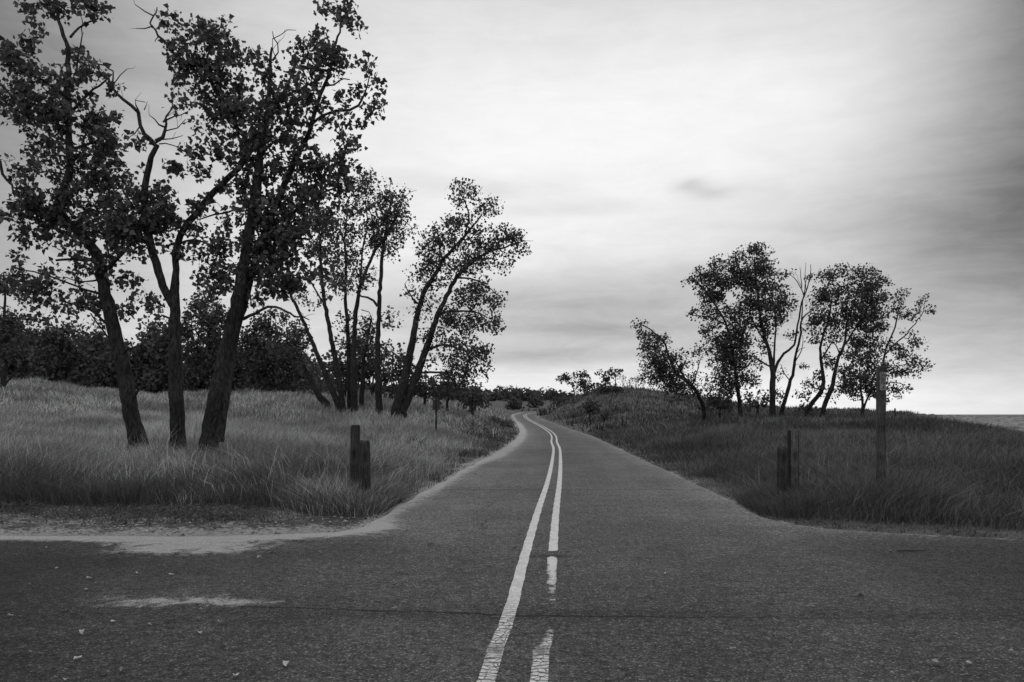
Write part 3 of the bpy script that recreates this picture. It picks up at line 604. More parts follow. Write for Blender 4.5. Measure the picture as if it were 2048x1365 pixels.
tree('cottonwood_tree', 'forked cottonwood with dead bare upper limbs, middle of the three big left trees', 'tree', 22.0,
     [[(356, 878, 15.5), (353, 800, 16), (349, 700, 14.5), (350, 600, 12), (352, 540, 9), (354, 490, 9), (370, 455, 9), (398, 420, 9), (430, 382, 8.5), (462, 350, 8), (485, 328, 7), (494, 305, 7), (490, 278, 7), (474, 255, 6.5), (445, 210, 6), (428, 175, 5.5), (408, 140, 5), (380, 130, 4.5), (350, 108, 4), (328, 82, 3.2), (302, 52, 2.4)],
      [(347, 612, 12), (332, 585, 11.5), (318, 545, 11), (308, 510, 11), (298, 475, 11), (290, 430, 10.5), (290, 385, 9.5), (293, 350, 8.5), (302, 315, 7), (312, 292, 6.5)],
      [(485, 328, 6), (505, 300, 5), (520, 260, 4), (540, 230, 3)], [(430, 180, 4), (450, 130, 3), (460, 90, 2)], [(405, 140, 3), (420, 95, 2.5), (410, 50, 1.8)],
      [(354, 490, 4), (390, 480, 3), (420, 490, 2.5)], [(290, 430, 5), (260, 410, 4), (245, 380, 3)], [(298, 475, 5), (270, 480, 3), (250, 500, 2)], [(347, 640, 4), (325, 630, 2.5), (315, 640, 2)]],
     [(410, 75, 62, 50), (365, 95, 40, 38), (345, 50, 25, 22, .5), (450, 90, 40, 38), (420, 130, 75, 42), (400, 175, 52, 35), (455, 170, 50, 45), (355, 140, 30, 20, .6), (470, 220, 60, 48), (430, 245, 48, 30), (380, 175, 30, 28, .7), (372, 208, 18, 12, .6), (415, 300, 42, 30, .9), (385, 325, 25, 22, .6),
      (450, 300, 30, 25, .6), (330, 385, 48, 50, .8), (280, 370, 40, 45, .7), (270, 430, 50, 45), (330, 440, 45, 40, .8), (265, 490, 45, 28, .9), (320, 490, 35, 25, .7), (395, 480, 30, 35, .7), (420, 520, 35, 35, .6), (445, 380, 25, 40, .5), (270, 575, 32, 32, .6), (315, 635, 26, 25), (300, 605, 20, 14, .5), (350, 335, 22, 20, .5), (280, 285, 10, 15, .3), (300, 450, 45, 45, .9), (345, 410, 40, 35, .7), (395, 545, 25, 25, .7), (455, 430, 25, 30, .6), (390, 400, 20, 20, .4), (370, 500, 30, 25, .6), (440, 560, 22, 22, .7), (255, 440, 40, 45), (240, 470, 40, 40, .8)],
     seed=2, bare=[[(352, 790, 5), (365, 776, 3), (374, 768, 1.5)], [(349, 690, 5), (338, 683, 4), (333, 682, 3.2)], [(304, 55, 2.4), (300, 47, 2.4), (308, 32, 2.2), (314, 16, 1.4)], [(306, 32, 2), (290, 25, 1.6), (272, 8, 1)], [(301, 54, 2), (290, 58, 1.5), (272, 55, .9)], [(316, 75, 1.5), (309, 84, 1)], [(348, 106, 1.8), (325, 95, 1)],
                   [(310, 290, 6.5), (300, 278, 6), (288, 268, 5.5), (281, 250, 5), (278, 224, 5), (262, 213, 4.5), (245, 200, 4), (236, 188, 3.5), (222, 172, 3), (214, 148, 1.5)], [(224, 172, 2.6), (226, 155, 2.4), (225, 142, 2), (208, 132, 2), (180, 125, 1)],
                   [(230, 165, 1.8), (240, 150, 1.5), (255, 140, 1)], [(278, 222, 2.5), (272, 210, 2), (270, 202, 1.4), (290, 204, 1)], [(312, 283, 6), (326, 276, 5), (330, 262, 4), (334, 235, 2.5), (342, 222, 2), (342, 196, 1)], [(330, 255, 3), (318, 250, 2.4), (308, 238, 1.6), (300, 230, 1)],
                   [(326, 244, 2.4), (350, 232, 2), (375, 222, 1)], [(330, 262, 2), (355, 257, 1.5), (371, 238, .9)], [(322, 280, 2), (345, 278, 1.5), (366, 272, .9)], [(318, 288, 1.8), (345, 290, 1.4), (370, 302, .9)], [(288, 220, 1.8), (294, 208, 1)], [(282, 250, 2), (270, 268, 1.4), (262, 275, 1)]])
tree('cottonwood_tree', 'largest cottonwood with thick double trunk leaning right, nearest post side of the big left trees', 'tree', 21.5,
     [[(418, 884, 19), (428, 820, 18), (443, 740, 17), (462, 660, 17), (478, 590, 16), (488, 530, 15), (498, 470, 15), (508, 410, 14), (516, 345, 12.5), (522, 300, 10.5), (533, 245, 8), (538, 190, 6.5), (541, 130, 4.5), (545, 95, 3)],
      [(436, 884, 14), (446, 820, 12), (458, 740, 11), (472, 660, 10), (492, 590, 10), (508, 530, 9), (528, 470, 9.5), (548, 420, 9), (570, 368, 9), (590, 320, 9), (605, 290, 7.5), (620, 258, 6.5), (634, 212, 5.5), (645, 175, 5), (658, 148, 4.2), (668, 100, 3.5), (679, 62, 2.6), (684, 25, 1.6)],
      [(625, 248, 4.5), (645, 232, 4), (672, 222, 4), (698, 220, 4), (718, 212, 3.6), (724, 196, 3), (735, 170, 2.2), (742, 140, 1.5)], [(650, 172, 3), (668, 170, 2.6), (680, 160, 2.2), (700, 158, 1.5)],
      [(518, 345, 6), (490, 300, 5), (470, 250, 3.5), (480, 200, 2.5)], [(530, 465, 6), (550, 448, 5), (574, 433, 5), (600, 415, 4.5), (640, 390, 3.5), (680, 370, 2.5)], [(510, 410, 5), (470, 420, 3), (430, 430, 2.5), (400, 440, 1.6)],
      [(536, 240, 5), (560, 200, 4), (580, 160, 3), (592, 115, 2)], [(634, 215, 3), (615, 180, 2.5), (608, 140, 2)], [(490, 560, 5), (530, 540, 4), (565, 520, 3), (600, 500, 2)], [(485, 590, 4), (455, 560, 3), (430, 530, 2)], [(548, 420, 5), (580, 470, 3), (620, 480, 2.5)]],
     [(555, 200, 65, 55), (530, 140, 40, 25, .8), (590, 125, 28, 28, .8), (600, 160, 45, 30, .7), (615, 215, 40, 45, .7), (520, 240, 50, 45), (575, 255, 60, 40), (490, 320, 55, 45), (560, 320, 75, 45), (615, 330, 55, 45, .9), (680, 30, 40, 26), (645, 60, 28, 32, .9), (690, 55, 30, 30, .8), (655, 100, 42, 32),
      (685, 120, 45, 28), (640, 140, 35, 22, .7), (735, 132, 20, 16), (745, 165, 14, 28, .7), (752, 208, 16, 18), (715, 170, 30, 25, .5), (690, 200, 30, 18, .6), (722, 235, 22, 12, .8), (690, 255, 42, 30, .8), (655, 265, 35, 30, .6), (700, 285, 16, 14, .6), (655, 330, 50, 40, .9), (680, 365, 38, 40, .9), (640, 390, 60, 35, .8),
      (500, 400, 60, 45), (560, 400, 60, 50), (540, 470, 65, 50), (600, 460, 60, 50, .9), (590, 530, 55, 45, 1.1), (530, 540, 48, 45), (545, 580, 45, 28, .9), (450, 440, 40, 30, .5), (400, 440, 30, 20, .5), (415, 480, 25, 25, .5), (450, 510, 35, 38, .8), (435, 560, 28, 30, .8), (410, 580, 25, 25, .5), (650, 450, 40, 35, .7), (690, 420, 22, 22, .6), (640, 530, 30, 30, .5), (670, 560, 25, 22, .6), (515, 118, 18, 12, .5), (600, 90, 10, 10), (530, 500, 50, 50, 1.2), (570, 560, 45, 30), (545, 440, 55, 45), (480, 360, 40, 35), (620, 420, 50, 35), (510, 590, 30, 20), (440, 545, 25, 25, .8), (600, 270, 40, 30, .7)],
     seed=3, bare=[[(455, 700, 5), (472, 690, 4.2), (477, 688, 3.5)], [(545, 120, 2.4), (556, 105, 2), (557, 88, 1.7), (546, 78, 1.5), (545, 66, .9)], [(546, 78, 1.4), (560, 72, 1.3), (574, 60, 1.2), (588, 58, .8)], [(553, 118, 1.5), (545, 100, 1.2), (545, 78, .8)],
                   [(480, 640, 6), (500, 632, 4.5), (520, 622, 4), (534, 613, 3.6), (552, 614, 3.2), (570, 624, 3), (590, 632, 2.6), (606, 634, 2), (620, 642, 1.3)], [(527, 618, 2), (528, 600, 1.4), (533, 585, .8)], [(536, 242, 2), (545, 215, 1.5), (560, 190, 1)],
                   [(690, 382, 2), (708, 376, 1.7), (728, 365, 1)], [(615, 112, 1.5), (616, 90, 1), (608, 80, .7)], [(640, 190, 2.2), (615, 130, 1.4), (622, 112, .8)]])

# --- the middle stand, left of the road
MG = 'slender trees of the middle stand'
mid_trees = [
 ('short thick trunk leaning hard left at the left end of the middle stand', 47, [[(653, 808, 8), (640, 795, 7.5), (628, 773, 7), (615, 748, 6), (604, 725, 4.5), (590, 700, 3)]], [(590, 690, 25, 20, .8), (560, 700, 28, 22, .8), (605, 710, 18, 14, .6)]),
 ('thin leaning trunk with bare lower half, second from the left in the middle stand', 45, [[(677, 812, 7), (660, 770, 6.5), (636, 712, 6), (606, 642, 5), (585, 598, 4.3), (568, 560, 3.5), (560, 530, 2.5)]], [(600, 600, 14, 22, .5), (570, 545, 30, 25, .6), (550, 520, 25, 20, .6), (640, 600, 22, 14, .4)]),
 ('straight trunk leaning slightly left, third from the left in the middle stand', 45, [[(685, 812, 7), (676, 745, 6.5), (663, 680, 6), (650, 612, 5.5), (643, 556, 5), (640, 505, 4), (645, 450, 3)], [(650, 612, 3), (625, 570, 2), (610, 540, 1.3)]], [(650, 450, 35, 35), (640, 500, 32, 30), (665, 570, 28, 25, .8), (625, 420, 30, 25, .7), (675, 525, 25, 30, .7)]),
 ('upright trunk close beside its neighbour near the centre left of the middle stand', 46, [[(700, 813, 6.5), (698, 740, 6), (695, 651, 5), (690, 588, 4.5), (692, 531, 4), (690, 470, 3), (695, 420, 2)]], [(695, 470, 28, 35), (700, 520, 25, 30), (690, 410, 22, 20, .7), (705, 690, 35, 30, .8), (690, 640, 20, 20, .6)]),
 ('trunk forking to the upper right near the centre of the middle stand', 45, [[(709, 813, 8), (708, 750, 7.5), (708, 686, 6.5), (713, 612, 6), (722, 570, 5), (736, 535, 4.5), (750, 500, 4), (768, 478, 3.5), (790, 435, 2.5), (806, 400, 1.6)], [(720, 575, 3), (725, 500, 2.5), (735, 450, 2), (728, 400, 1.5)], [(750, 500, 3), (745, 450, 2), (735, 400, 1.3)]], [(735, 370, 22, 25, .9), (725, 400, 28, 25, .8), (735, 440, 35, 30, .8), (730, 560, 22, 30, .8), (745, 480, 30, 25, .8), (725, 355, 15, 12, .6), (770, 400, 25, 30, .6)]),
 ('thin shaded trunk behind the arched branch in the middle stand', 49, [[(723, 808, 6), (726, 765, 5.5), (728, 720, 5), (735, 680, 4), (740, 640, 3)]], [(740, 660, 32, 25), (730, 700, 30, 25), (755, 690, 25, 25, .8)]),
 ('slim trunk with one arched side branch in the middle stand', 44.5, [[(759, 819, 8), (757, 770, 7), (755, 722, 6.5), (757, 637, 6), (760, 567, 5.5), (764, 521, 5), (770, 475, 4), (776, 430, 3), (788, 385, 1.8)], [(755, 613, 4), (747, 602, 3.5), (735, 596, 3), (722, 592, 2.4), (712, 580, 1.5)], [(768, 485, 3), (790, 440, 2.4), (805, 405, 1.5)], [(765, 515, 2), (790, 500, 1.5), (808, 490, 1)]],
  [(780, 425, 38, 40), (800, 410, 20, 30, .6), (770, 480, 35, 25), (800, 470, 22, 25, .7), (790, 505, 22, 14, .6), (820, 440, 12, 18, .5), (760, 390, 25, 20, .7), (780, 640, 25, 25, .6), (735, 545, 18, 20, .5)]),
 ('dark thick trunk of the leaning right hand pair with the tall upper crown', 43, [[(792, 823, 11), (803, 785, 10.5), (816, 730, 9.5), (826, 675, 8.5), (839, 610, 7.5), (855, 572, 6.5), (872, 547, 5.8), (886, 522, 5), (905, 498, 4.5), (926, 476, 4), (945, 455, 3), (962, 432, 2.2)], [(886, 522, 3), (880, 500, 2.4), (875, 470, 1.6)], [(930, 470, 2.6), (938, 430, 2.2), (925, 395, 1.6), (918, 370, 1)], [(839, 610, 3), (820, 590, 2), (810, 570, 1.4)]],
  [(920, 372, 20, 16), (945, 385, 18, 18, .8), (925, 400, 25, 18, .7), (955, 425, 30, 22, .7), (980, 408, 15, 14), (905, 450, 28, 22, .8), (930, 460, 38, 28), (870, 480, 30, 22, .9), (850, 500, 25, 18, .8), (880, 520, 40, 25), (835, 545, 30, 20, .8), (860, 560, 35, 25, .8), (820, 580, 20, 15, .6), (855, 610, 30, 25, .7), (900, 495, 35, 25, .8)]),
 ('rightmost leaning trunk of the middle stand with foliage reaching toward the road', 43, [[(806, 823, 9), (818, 795, 9), (836, 745, 9), (852, 700, 8.5), (871, 643, 8), (888, 603, 6.5), (913, 556, 5.5), (938, 530, 4.5), (970, 508, 3.8), (1010, 495, 2.8), (1045, 482, 1.5)], [(870, 635, 4), (890, 625, 3.5), (915, 622, 3), (946, 624, 2.2), (975, 635, 1.4)], [(852, 700, 4), (890, 690, 3), (925, 700, 2), (955, 715, 1.4)], [(836, 745, 3.5), (870, 745, 3), (900, 750, 2)], [(913, 556, 3), (950, 560, 2), (985, 580, 1.3)]],
  [(1030, 475, 26, 18), (1005, 480, 28, 22), (1040, 492, 18, 14), (975, 485, 35, 28), (1015, 512, 18, 18, .7), (960, 510, 35, 25), (930, 530, 38, 22, .9), (960, 560, 35, 25, .8), (985, 595, 18, 25, .8), (940, 600, 40, 28, .9), (975, 635, 30, 28), (990, 650, 14, 14), (930, 650, 45, 28), (900, 640, 35, 25, .8), (945, 695, 38, 28), (965, 725, 20, 18, .9), (900, 700, 40, 30, .9), (920, 745, 30, 35, 1.3), (890, 760, 35, 28, 1.2), (860, 680, 30, 25, .8), (1012, 535, 8, 12, .5), (950, 755, 14, 18, .8)])]
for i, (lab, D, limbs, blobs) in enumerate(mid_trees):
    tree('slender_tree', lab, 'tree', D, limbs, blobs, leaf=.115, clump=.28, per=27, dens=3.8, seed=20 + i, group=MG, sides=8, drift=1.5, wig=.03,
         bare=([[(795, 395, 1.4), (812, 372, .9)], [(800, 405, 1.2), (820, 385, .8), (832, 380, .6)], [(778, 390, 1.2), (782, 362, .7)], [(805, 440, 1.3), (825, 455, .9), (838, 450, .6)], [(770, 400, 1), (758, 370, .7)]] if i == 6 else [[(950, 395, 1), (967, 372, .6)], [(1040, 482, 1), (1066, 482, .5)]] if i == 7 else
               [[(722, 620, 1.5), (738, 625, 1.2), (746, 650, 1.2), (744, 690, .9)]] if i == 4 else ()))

# --- foliage behind the big trees and the wood behind the left field
tree('broad_tree', 'broad leafy tree seen between the two right hand big trunks on the left', 'tree', 64,
     [[(425, 800, 4), (422, 740, 6), (420, 690, 5), (415, 640, 3)], [(421, 700, 3), (390, 660, 2)], [(421, 700, 3), (450, 660, 2)]], [(400, 610, 38, 30, .8), (430, 640, 45, 35), (385, 660, 35, 35), (440, 690, 40, 35), (390, 710, 40, 35), (430, 735, 40, 28), (415, 575, 25, 15, .4)], leaf=.20, clump=.36, per=26, dens=1.9, seed=41, sides=6)
tree('broad_tree', 'round leafy tree behind the thickest trunk and the middle stand', 'tree', 64,
     [[(545, 800, 4), (540, 745, 6), (538, 700, 5), (535, 660, 3)], [(538, 710, 3), (500, 670, 2)], [(538, 710, 3), (575, 680, 2)]], [(520, 655, 30, 25, .8), (555, 650, 40, 28, .8), (500, 690, 35, 30), (545, 700, 50, 40), (590, 700, 30, 35), (520, 740, 45, 30, 1.2), (580, 750, 35, 30, 1.2), (600, 660, 20, 18, .6)], leaf=.20, clump=.36, per=26, dens=1.9, seed=42, sides=6)
tree('field_tree', 'half hidden tree with a leaning trunk at the far left edge of the field', 'tree', 50,
     [[(4, 795, 6), (7, 760, 6), (12, 720, 5), (8, 660, 4.5), (10, 610, 3.5), (9, 575, 2.5), (8, 550, 1.8)], [(7, 775, 3.5), (18, 758, 3), (30, 745, 2.4), (45, 735, 1.6)]], [(18, 575, 32, 22, .9), (5, 560, 25, 16, .8), (15, 640, 28, 22), (30, 665, 38, 25), (8, 700, 35, 30), (48, 600, 15, 5, .7), (0, 615, 20, 12, .6)], leaf=.16, clump=.25, per=22, dens=3.2, seed=43, sides=6, mat='leaf_wood')
r = random.Random(5)
wood = [(-60, 640, 60, 760), (15, 632, 60, 760), (75, 655, 50, 770), (130, 655, 55, 775), (190, 668, 55, 785), (245, 690, 50, 790), (300, 655, 55, 790), (350, 670, 50, 790), (405, 700, 50, 790), (455, 705, 50, 790), (505, 715, 45, 790), (550, 700, 50, 790), (600, 735, 38, 790)]
for i, (px, top, rw, bot) in enumerate(wood):
    D = 72 + r.uniform(-4, 8); h_ = bot - top; bl = []
    for j in range(9):
        fy = j / 8; bl.append((px + r.uniform(-.6, .6) * rw * (.5 + fy), top + 4 + r.uniform(-14, 18) * (1 - fy) + fy * (h_ - 20), rw * (.32 + .48 * fy) * r.uniform(.8, 1.1), h_ * .16, 1.0))
    tree('wood_tree', 'dark bushy tree in the shadowy wood along the back of the left field', 'tree', D, [[(px, bot + 8, 5), (px + 4, (bot + top) / 2, 4), (px, top + 20, 2)]], bl, leaf=.27, clump=.6, per=42, dens=1.3, seed=60 + i, group='wood behind the left field', mat='leaf_wood', bmat='bark_far', sides=5, depth=.8)

# --- undergrowth bushes in the middle stand and by the bend
def bush(name, label, px, row, rx, ry, D, seed, group=None, mat='leaf', dens=3.0, leaf=.12, stem=3, cat='bush'):
    bl = [(px, row - ry, rx, ry, 1.0), (px - rx * .45, row - ry * .8, rx * .5, ry * .7), (px + rx * .5, row - ry * .75, rx * .5, ry * .6)]
    return tree(name, label, cat, D, [[(px, row, stem), (px + 2, row - ry * .8, stem * .6), (px, row - ry * 1.5, stem * .3)], [(px, row - 2, stem * .6), (px - rx * .4, row - ry, stem * .3)], [(px, row - 2, stem * .6), (px + rx * .4, row - ry, stem * .3)]], bl, leaf=leaf, clump=leaf * 1.7, per=20, dens=dens, seed=seed, group=group, mat=mat, sides=5)
UG = 'undergrowth of the middle stand'
for i, (px, row, rx, ry, D, lab) in enumerate([(640, 800, 32, 20, 62, 'low dark bush behind the leftmost leaning trunks of the middle stand'), (690, 795, 32, 55, 56, 'tall loose bush behind the trunks left of centre in the middle stand'), (745, 795, 35, 62, 57, 'tallest loose bush behind the centre of the middle stand'),
        (800, 798, 34, 58, 55, 'loose bush seen between the arched branch trunk and the leaning pair'), (850, 805, 30, 35, 55, 'dark bush just right of the leaning trunk pair'), (895, 808, 35, 30, 55, 'dark bush below the drooping foliage of the rightmost middle tree'), (945, 812, 32, 20, 62, 'low bush at the right foot of the middle stand toward the bend')]):
    bush('bush', lab, px, row, rx, ry, D, 80 + i, UG, leaf=.17, dens=1.9, mat='leaf_far')

# --- right stand
RG_ = 'trees of the right stand'
right_trees = [
 ('low tree leaning far left at the left end of the right stand', 52, [[(1407, 818, 4.5), (1396, 790, 4.5), (1381, 768, 4.2), (1352, 746, 4), (1338, 715, 3.2), (1326, 682, 2.6), (1302, 661, 2), (1278, 648, 1.3)], [(1370, 758, 2.5), (1358, 735, 2), (1345, 715, 1.4)], [(1385, 772, 2), (1395, 740, 1.5), (1405, 710, 1)]],
  [(1284, 653, 17, 12), (1298, 668, 20, 14), (1312, 680, 20, 16), (1290, 700, 18, 12, .6), (1325, 695, 16, 20, .8), (1305, 722, 28, 22, .9), (1340, 715, 25, 20, .8), (1345, 745, 30, 22), (1318, 755, 22, 16, .7), (1340, 775, 28, 14, .9), (1372, 765, 25, 22, .9), (1382, 722, 18, 10, .7), (1395, 705, 10, 8, .7), (1290, 755, 12, 10, .5), (1395, 745, 14, 16, .7), (1390, 790, 22, 12, .8), (1320, 735, 32, 26), (1345, 765, 34, 20), (1300, 690, 24, 18), (1325, 760, 26, 20, .8), (1370, 785, 26, 14), (1355, 720, 16, 16, .7), (1290, 735, 14, 14, .6)], ()),
 ('dense dark tree second from the left in the right stand', 50, [[(1481, 823, 5), (1476, 780, 4.5), (1470, 738, 4), (1461, 683, 3.5), (1446, 636, 3), (1417, 592, 2.2), (1394, 565, 1.4)], [(1465, 700, 2.5), (1490, 660, 2), (1500, 620, 1.4)], [(1450, 650, 2), (1420, 635, 1.5), (1385, 630, 1)]],
  [(1388, 560, 20, 16), (1410, 550, 22, 18), (1430, 535, 20, 18), (1405, 580, 20, 14, .8), (1445, 570, 30, 25), (1425, 600, 28, 20, .9), (1382, 628, 18, 7), (1410, 622, 20, 10, .8), (1440, 635, 30, 22), (1410, 665, 20, 16), (1460, 670, 35, 25), (1455, 700, 38, 25, 1.1), (1410, 700, 12, 10, .6), (1450, 740, 32, 28, 1.3), (1470, 720, 30, 28, 1.2), (1440, 775, 30, 25, 1.2), (1465, 770, 25, 20, 1.2), (1425, 800, 22, 16, 1.0), (1450, 800, 28, 12, 1.0), (1480, 690, 28, 24, .9), (1430, 560, 22, 20), (1475, 630, 26, 22, .9), (1405, 690, 14, 12, .7), (1420, 585, 22, 20, .9), (1490, 760, 22, 22, .9), (1500, 795, 18, 14, .8)], ()),
 ('tallest tree with a three way fork in the right stand', 49, [[(1545, 822, 7), (1545, 790, 6.5), (1546, 755, 6.5), (1543, 725, 6), (1536, 694, 4.5), (1523, 650, 4), (1517, 606, 3.5), (1511, 560, 2.8), (1508, 515, 2)], [(1547, 740, 3.5), (1549, 700, 2.8), (1551, 640, 2.3), (1545, 592, 1.6)], [(1549, 745, 4.5), (1556, 725, 4), (1568, 708, 3.6), (1588, 691, 3.2), (1596, 650, 2.6), (1602, 615, 2.2), (1608, 595, 2)], [(1536, 696, 2.4), (1504, 636, 1.8), (1489, 590, 1.2)], [(1543, 735, 2.5), (1520, 722, 2), (1505, 715, 1.4)]],
  [(1512, 495, 20, 14), (1530, 500, 20, 14, .7), (1490, 510, 22, 18), (1515, 525, 28, 22), (1470, 525, 25, 18, .9), (1545, 530, 12, 10, .5), (1495, 555, 38, 25), (1465, 560, 20, 20, .7), (1520, 575, 30, 28), (1550, 580, 25, 18, .8), (1570, 555, 16, 10, .7), (1580, 545, 12, 12, .8), (1535, 610, 36, 25, 1.1), (1500, 605, 30, 25), (1560, 620, 25, 20, .9), (1490, 645, 28, 25, .9), (1520, 655, 20, 18, .6), (1550, 650, 25, 18, .7), (1490, 690, 20, 18, .6), (1570, 680, 14, 16, .4), (1515, 730, 16, 14, .6), (1500, 760, 20, 16, .7), (1560, 785, 14, 20, .6), (1480, 550, 30, 22), (1520, 545, 30, 25), (1530, 640, 30, 25), (1575, 600, 18, 20, .8), (1500, 720, 22, 20, .7), (1525, 690, 18, 20, .6), (1555, 750, 12, 16, .5), (1535, 790, 10, 14, .6)],
  [[(1608, 595, 2), (1615, 575, 1.6), (1619, 560, 1.3), (1620, 530, .8)], [(1608, 593, 1.6), (1600, 572, 1.3), (1588, 556, 1), (1575, 545, .7)], [(1604, 577, 1.2), (1602, 555, 1), (1600, 535, .7)], [(1618, 565, 1), (1628, 545, .6)], [(1612, 580, 1), (1610, 550, .8), (1612, 525, .5)]]),
 ('curving trunk with almost no leaves beside the tallest tree of the right stand', 50.5, [[(1564, 822, 4.8), (1576, 782, 4.4), (1587, 742, 4), (1591, 709, 3.5), (1600, 677, 3.2), (1603, 645, 2.6), (1614, 628, 2), (1627, 618, 1.3)], [(1603, 640, 1.8), (1606, 600, 1.4), (1612, 560, 1)]],
  [(1640, 605, 16, 14, .6), (1625, 640, 12, 10, .4), (1610, 735, 9, 6, .5), (1620, 560, 10, 10, .2)], [[(1589, 725, 2), (1598, 712, 1.5), (1606, 690, 1), (1606, 670, .7)], [(1578, 760, 1.6), (1567, 745, 1.2), (1562, 728, .8)], [(1595, 705, 1.2), (1600, 700, 1), (1612, 695, .7)]]),
 ('crooked tree leaning right, left of the leaning pair in the right stand', 50, [[(1614, 825, 5), (1626, 804, 5), (1646, 776, 4.8), (1644, 738, 4.2), (1641, 697, 3.6), (1648, 664, 3), (1658, 640, 2.4), (1664, 600, 1.8), (1668, 565, 1.2)], [(1642, 720, 2.4), (1655, 700, 2), (1670, 672, 1.4)], [(1645, 780, 2), (1625, 775, 1.3)]],
  [(1650, 560, 16, 12, .9), (1668, 545, 16, 10), (1680, 540, 14, 14), (1640, 595, 22, 18, .9), (1668, 590, 25, 20, .9), (1655, 625, 30, 22), (1635, 640, 18, 18, .7), (1665, 660, 25, 22, .9), (1640, 680, 16, 16, .8), (1620, 770, 24, 16, .9), (1605, 790, 16, 12, .8), (1640, 750, 16, 14, .7), (1655, 790, 18, 14, .7), (1665, 560, 20, 16, .8), (1660, 720, 18, 20, .7), (1630, 650, 16, 20, .7), (1650, 590, 22, 20)], ()),
 ('S shaped trunk carrying the broad upper crown in the right half of the right stand', 49.5, [[(1645, 827, 5.5), (1655, 797, 5.2), (1666, 768, 5), (1669, 745, 4.5), (1678, 712, 4), (1690, 684, 3.5), (1692, 650, 3), (1703, 620, 2.6), (1715, 585, 2), (1728, 555, 1.4)], [(1690, 690, 2.5), (1715, 650, 2), (1735, 620, 1.6), (1755, 580, 1.1)], [(1680, 712, 2), (1672, 690, 1.5), (1660, 680, 1)]],
  [(1728, 540, 18, 12), (1745, 550, 18, 14), (1705, 555, 20, 16, .8), (1760, 560, 14, 18), (1725, 570, 30, 20), (1690, 590, 22, 20, .8), (1750, 595, 28, 22), (1720, 610, 32, 25, 1.1), (1745, 630, 28, 22, 1.1), (1775, 590, 12, 8, .7), (1700, 645, 25, 20, .9), (1735, 660, 28, 20), (1765, 630, 16, 14, .7), (1715, 685, 26, 20), (1690, 740, 18, 16, .8), (1690, 780, 20, 14, .8), (1700, 700, 24, 22, .9), (1740, 690, 22, 20), (1755, 660, 20, 18), (1720, 640, 30, 25), (1690, 620, 22, 20), (1740, 575, 28, 20), (1700, 765, 16, 14, .8)], ()),
 ('small twin stemmed tree with a dense dark crown beside the sign post', 48, [[(1724, 830, 3.2), (1725, 810, 3), (1723, 785, 2.6), (1720, 750, 2), (1722, 715, 1.3)], [(1725, 828, 3), (1734, 795, 2.6), (1743, 774, 2.2), (1750, 745, 1.6)]],
  [(1715, 725, 25, 18, 1.1), (1740, 715, 22, 18), (1700, 750, 24, 18, 1.2), (1728, 755, 30, 22, 1.3), (1750, 760, 24, 22, 1.3), (1705, 778, 22, 14, 1.1), (1735, 785, 28, 14, 1.2), (1760, 735, 18, 16), (1755, 785, 18, 12, 1.0), (1690, 765, 14, 14)], ()),
 ('spreading tree directly behind the sign post at the right end of the stand', 51, [[(1762, 826, 4), (1762, 790, 3.6), (1762, 755, 3.4), (1766, 728, 3), (1774, 692, 2.5), (1790, 655, 2), (1795, 630, 1.6), (1803, 602, 1.1)], [(1770, 710, 2.4), (1786, 692, 2), (1808, 674, 1.8), (1826, 653, 1.5), (1841, 633, 1.3), (1850, 612, .9)], [(1763, 750, 2), (1790, 735, 1.5), (1820, 725, 1)], [(1763, 770, 2), (1785, 765, 1.4), (1810, 770, .9)]],
  [(1805, 578, 9, 12, .9), (1802, 598, 9, 10, .8), (1792, 617, 16, 12), (1805, 625, 16, 10, .7), (1818, 630, 14, 12, .7), (1828, 618, 12, 8, .6), (1843, 608, 12, 9), (1848, 595, 9, 9), (1857, 618, 8, 8, .9), (1775, 655, 14, 12, .6), (1820, 660, 14, 9, .7), (1830, 682, 20, 12, .9), (1790, 700, 22, 14, .9), (1770, 690, 16, 14, .7), (1815, 715, 25, 14, .9), (1840, 728, 20, 16), (1825, 742, 20, 10, .8), (1782, 735, 20, 16), (1800, 750, 22, 12, .9), (1785, 775, 18, 12, .9), (1812, 775, 12, 8, .9), (1800, 790, 12, 7, .7), (1770, 800, 9, 8, .6)], ())]
for i, (lab, D, limbs, blobs, bare) in enumerate(right_trees):
    tree('windswept_tree', lab, 'tree', D, limbs, blobs, leaf=.110, clump=.235, per=26, dens=4.8, seed=120 + i, group=RG_, sides=8, bare=bare, wig=.03, drift=1.5)
bush('bush', 'low bush between the two bare trunks and the crooked trunk of the right stand', 1612, 824, 22, 8, 54, 140, 'bushes of the right stand', leaf=.15, dens=3)
bush('bush', 'spreading dark bush at the foot of the dense dark tree in the right stand', 1440, 822, 40, 14, 53, 141, 'bushes of the right stand', leaf=.15, dens=3)
bush('bush', 'dark bush between the dense dark tree and the forked tree of the right stand', 1515, 822, 20, 18, 53, 142, 'bushes of the right stand', leaf=.15, dens=3)

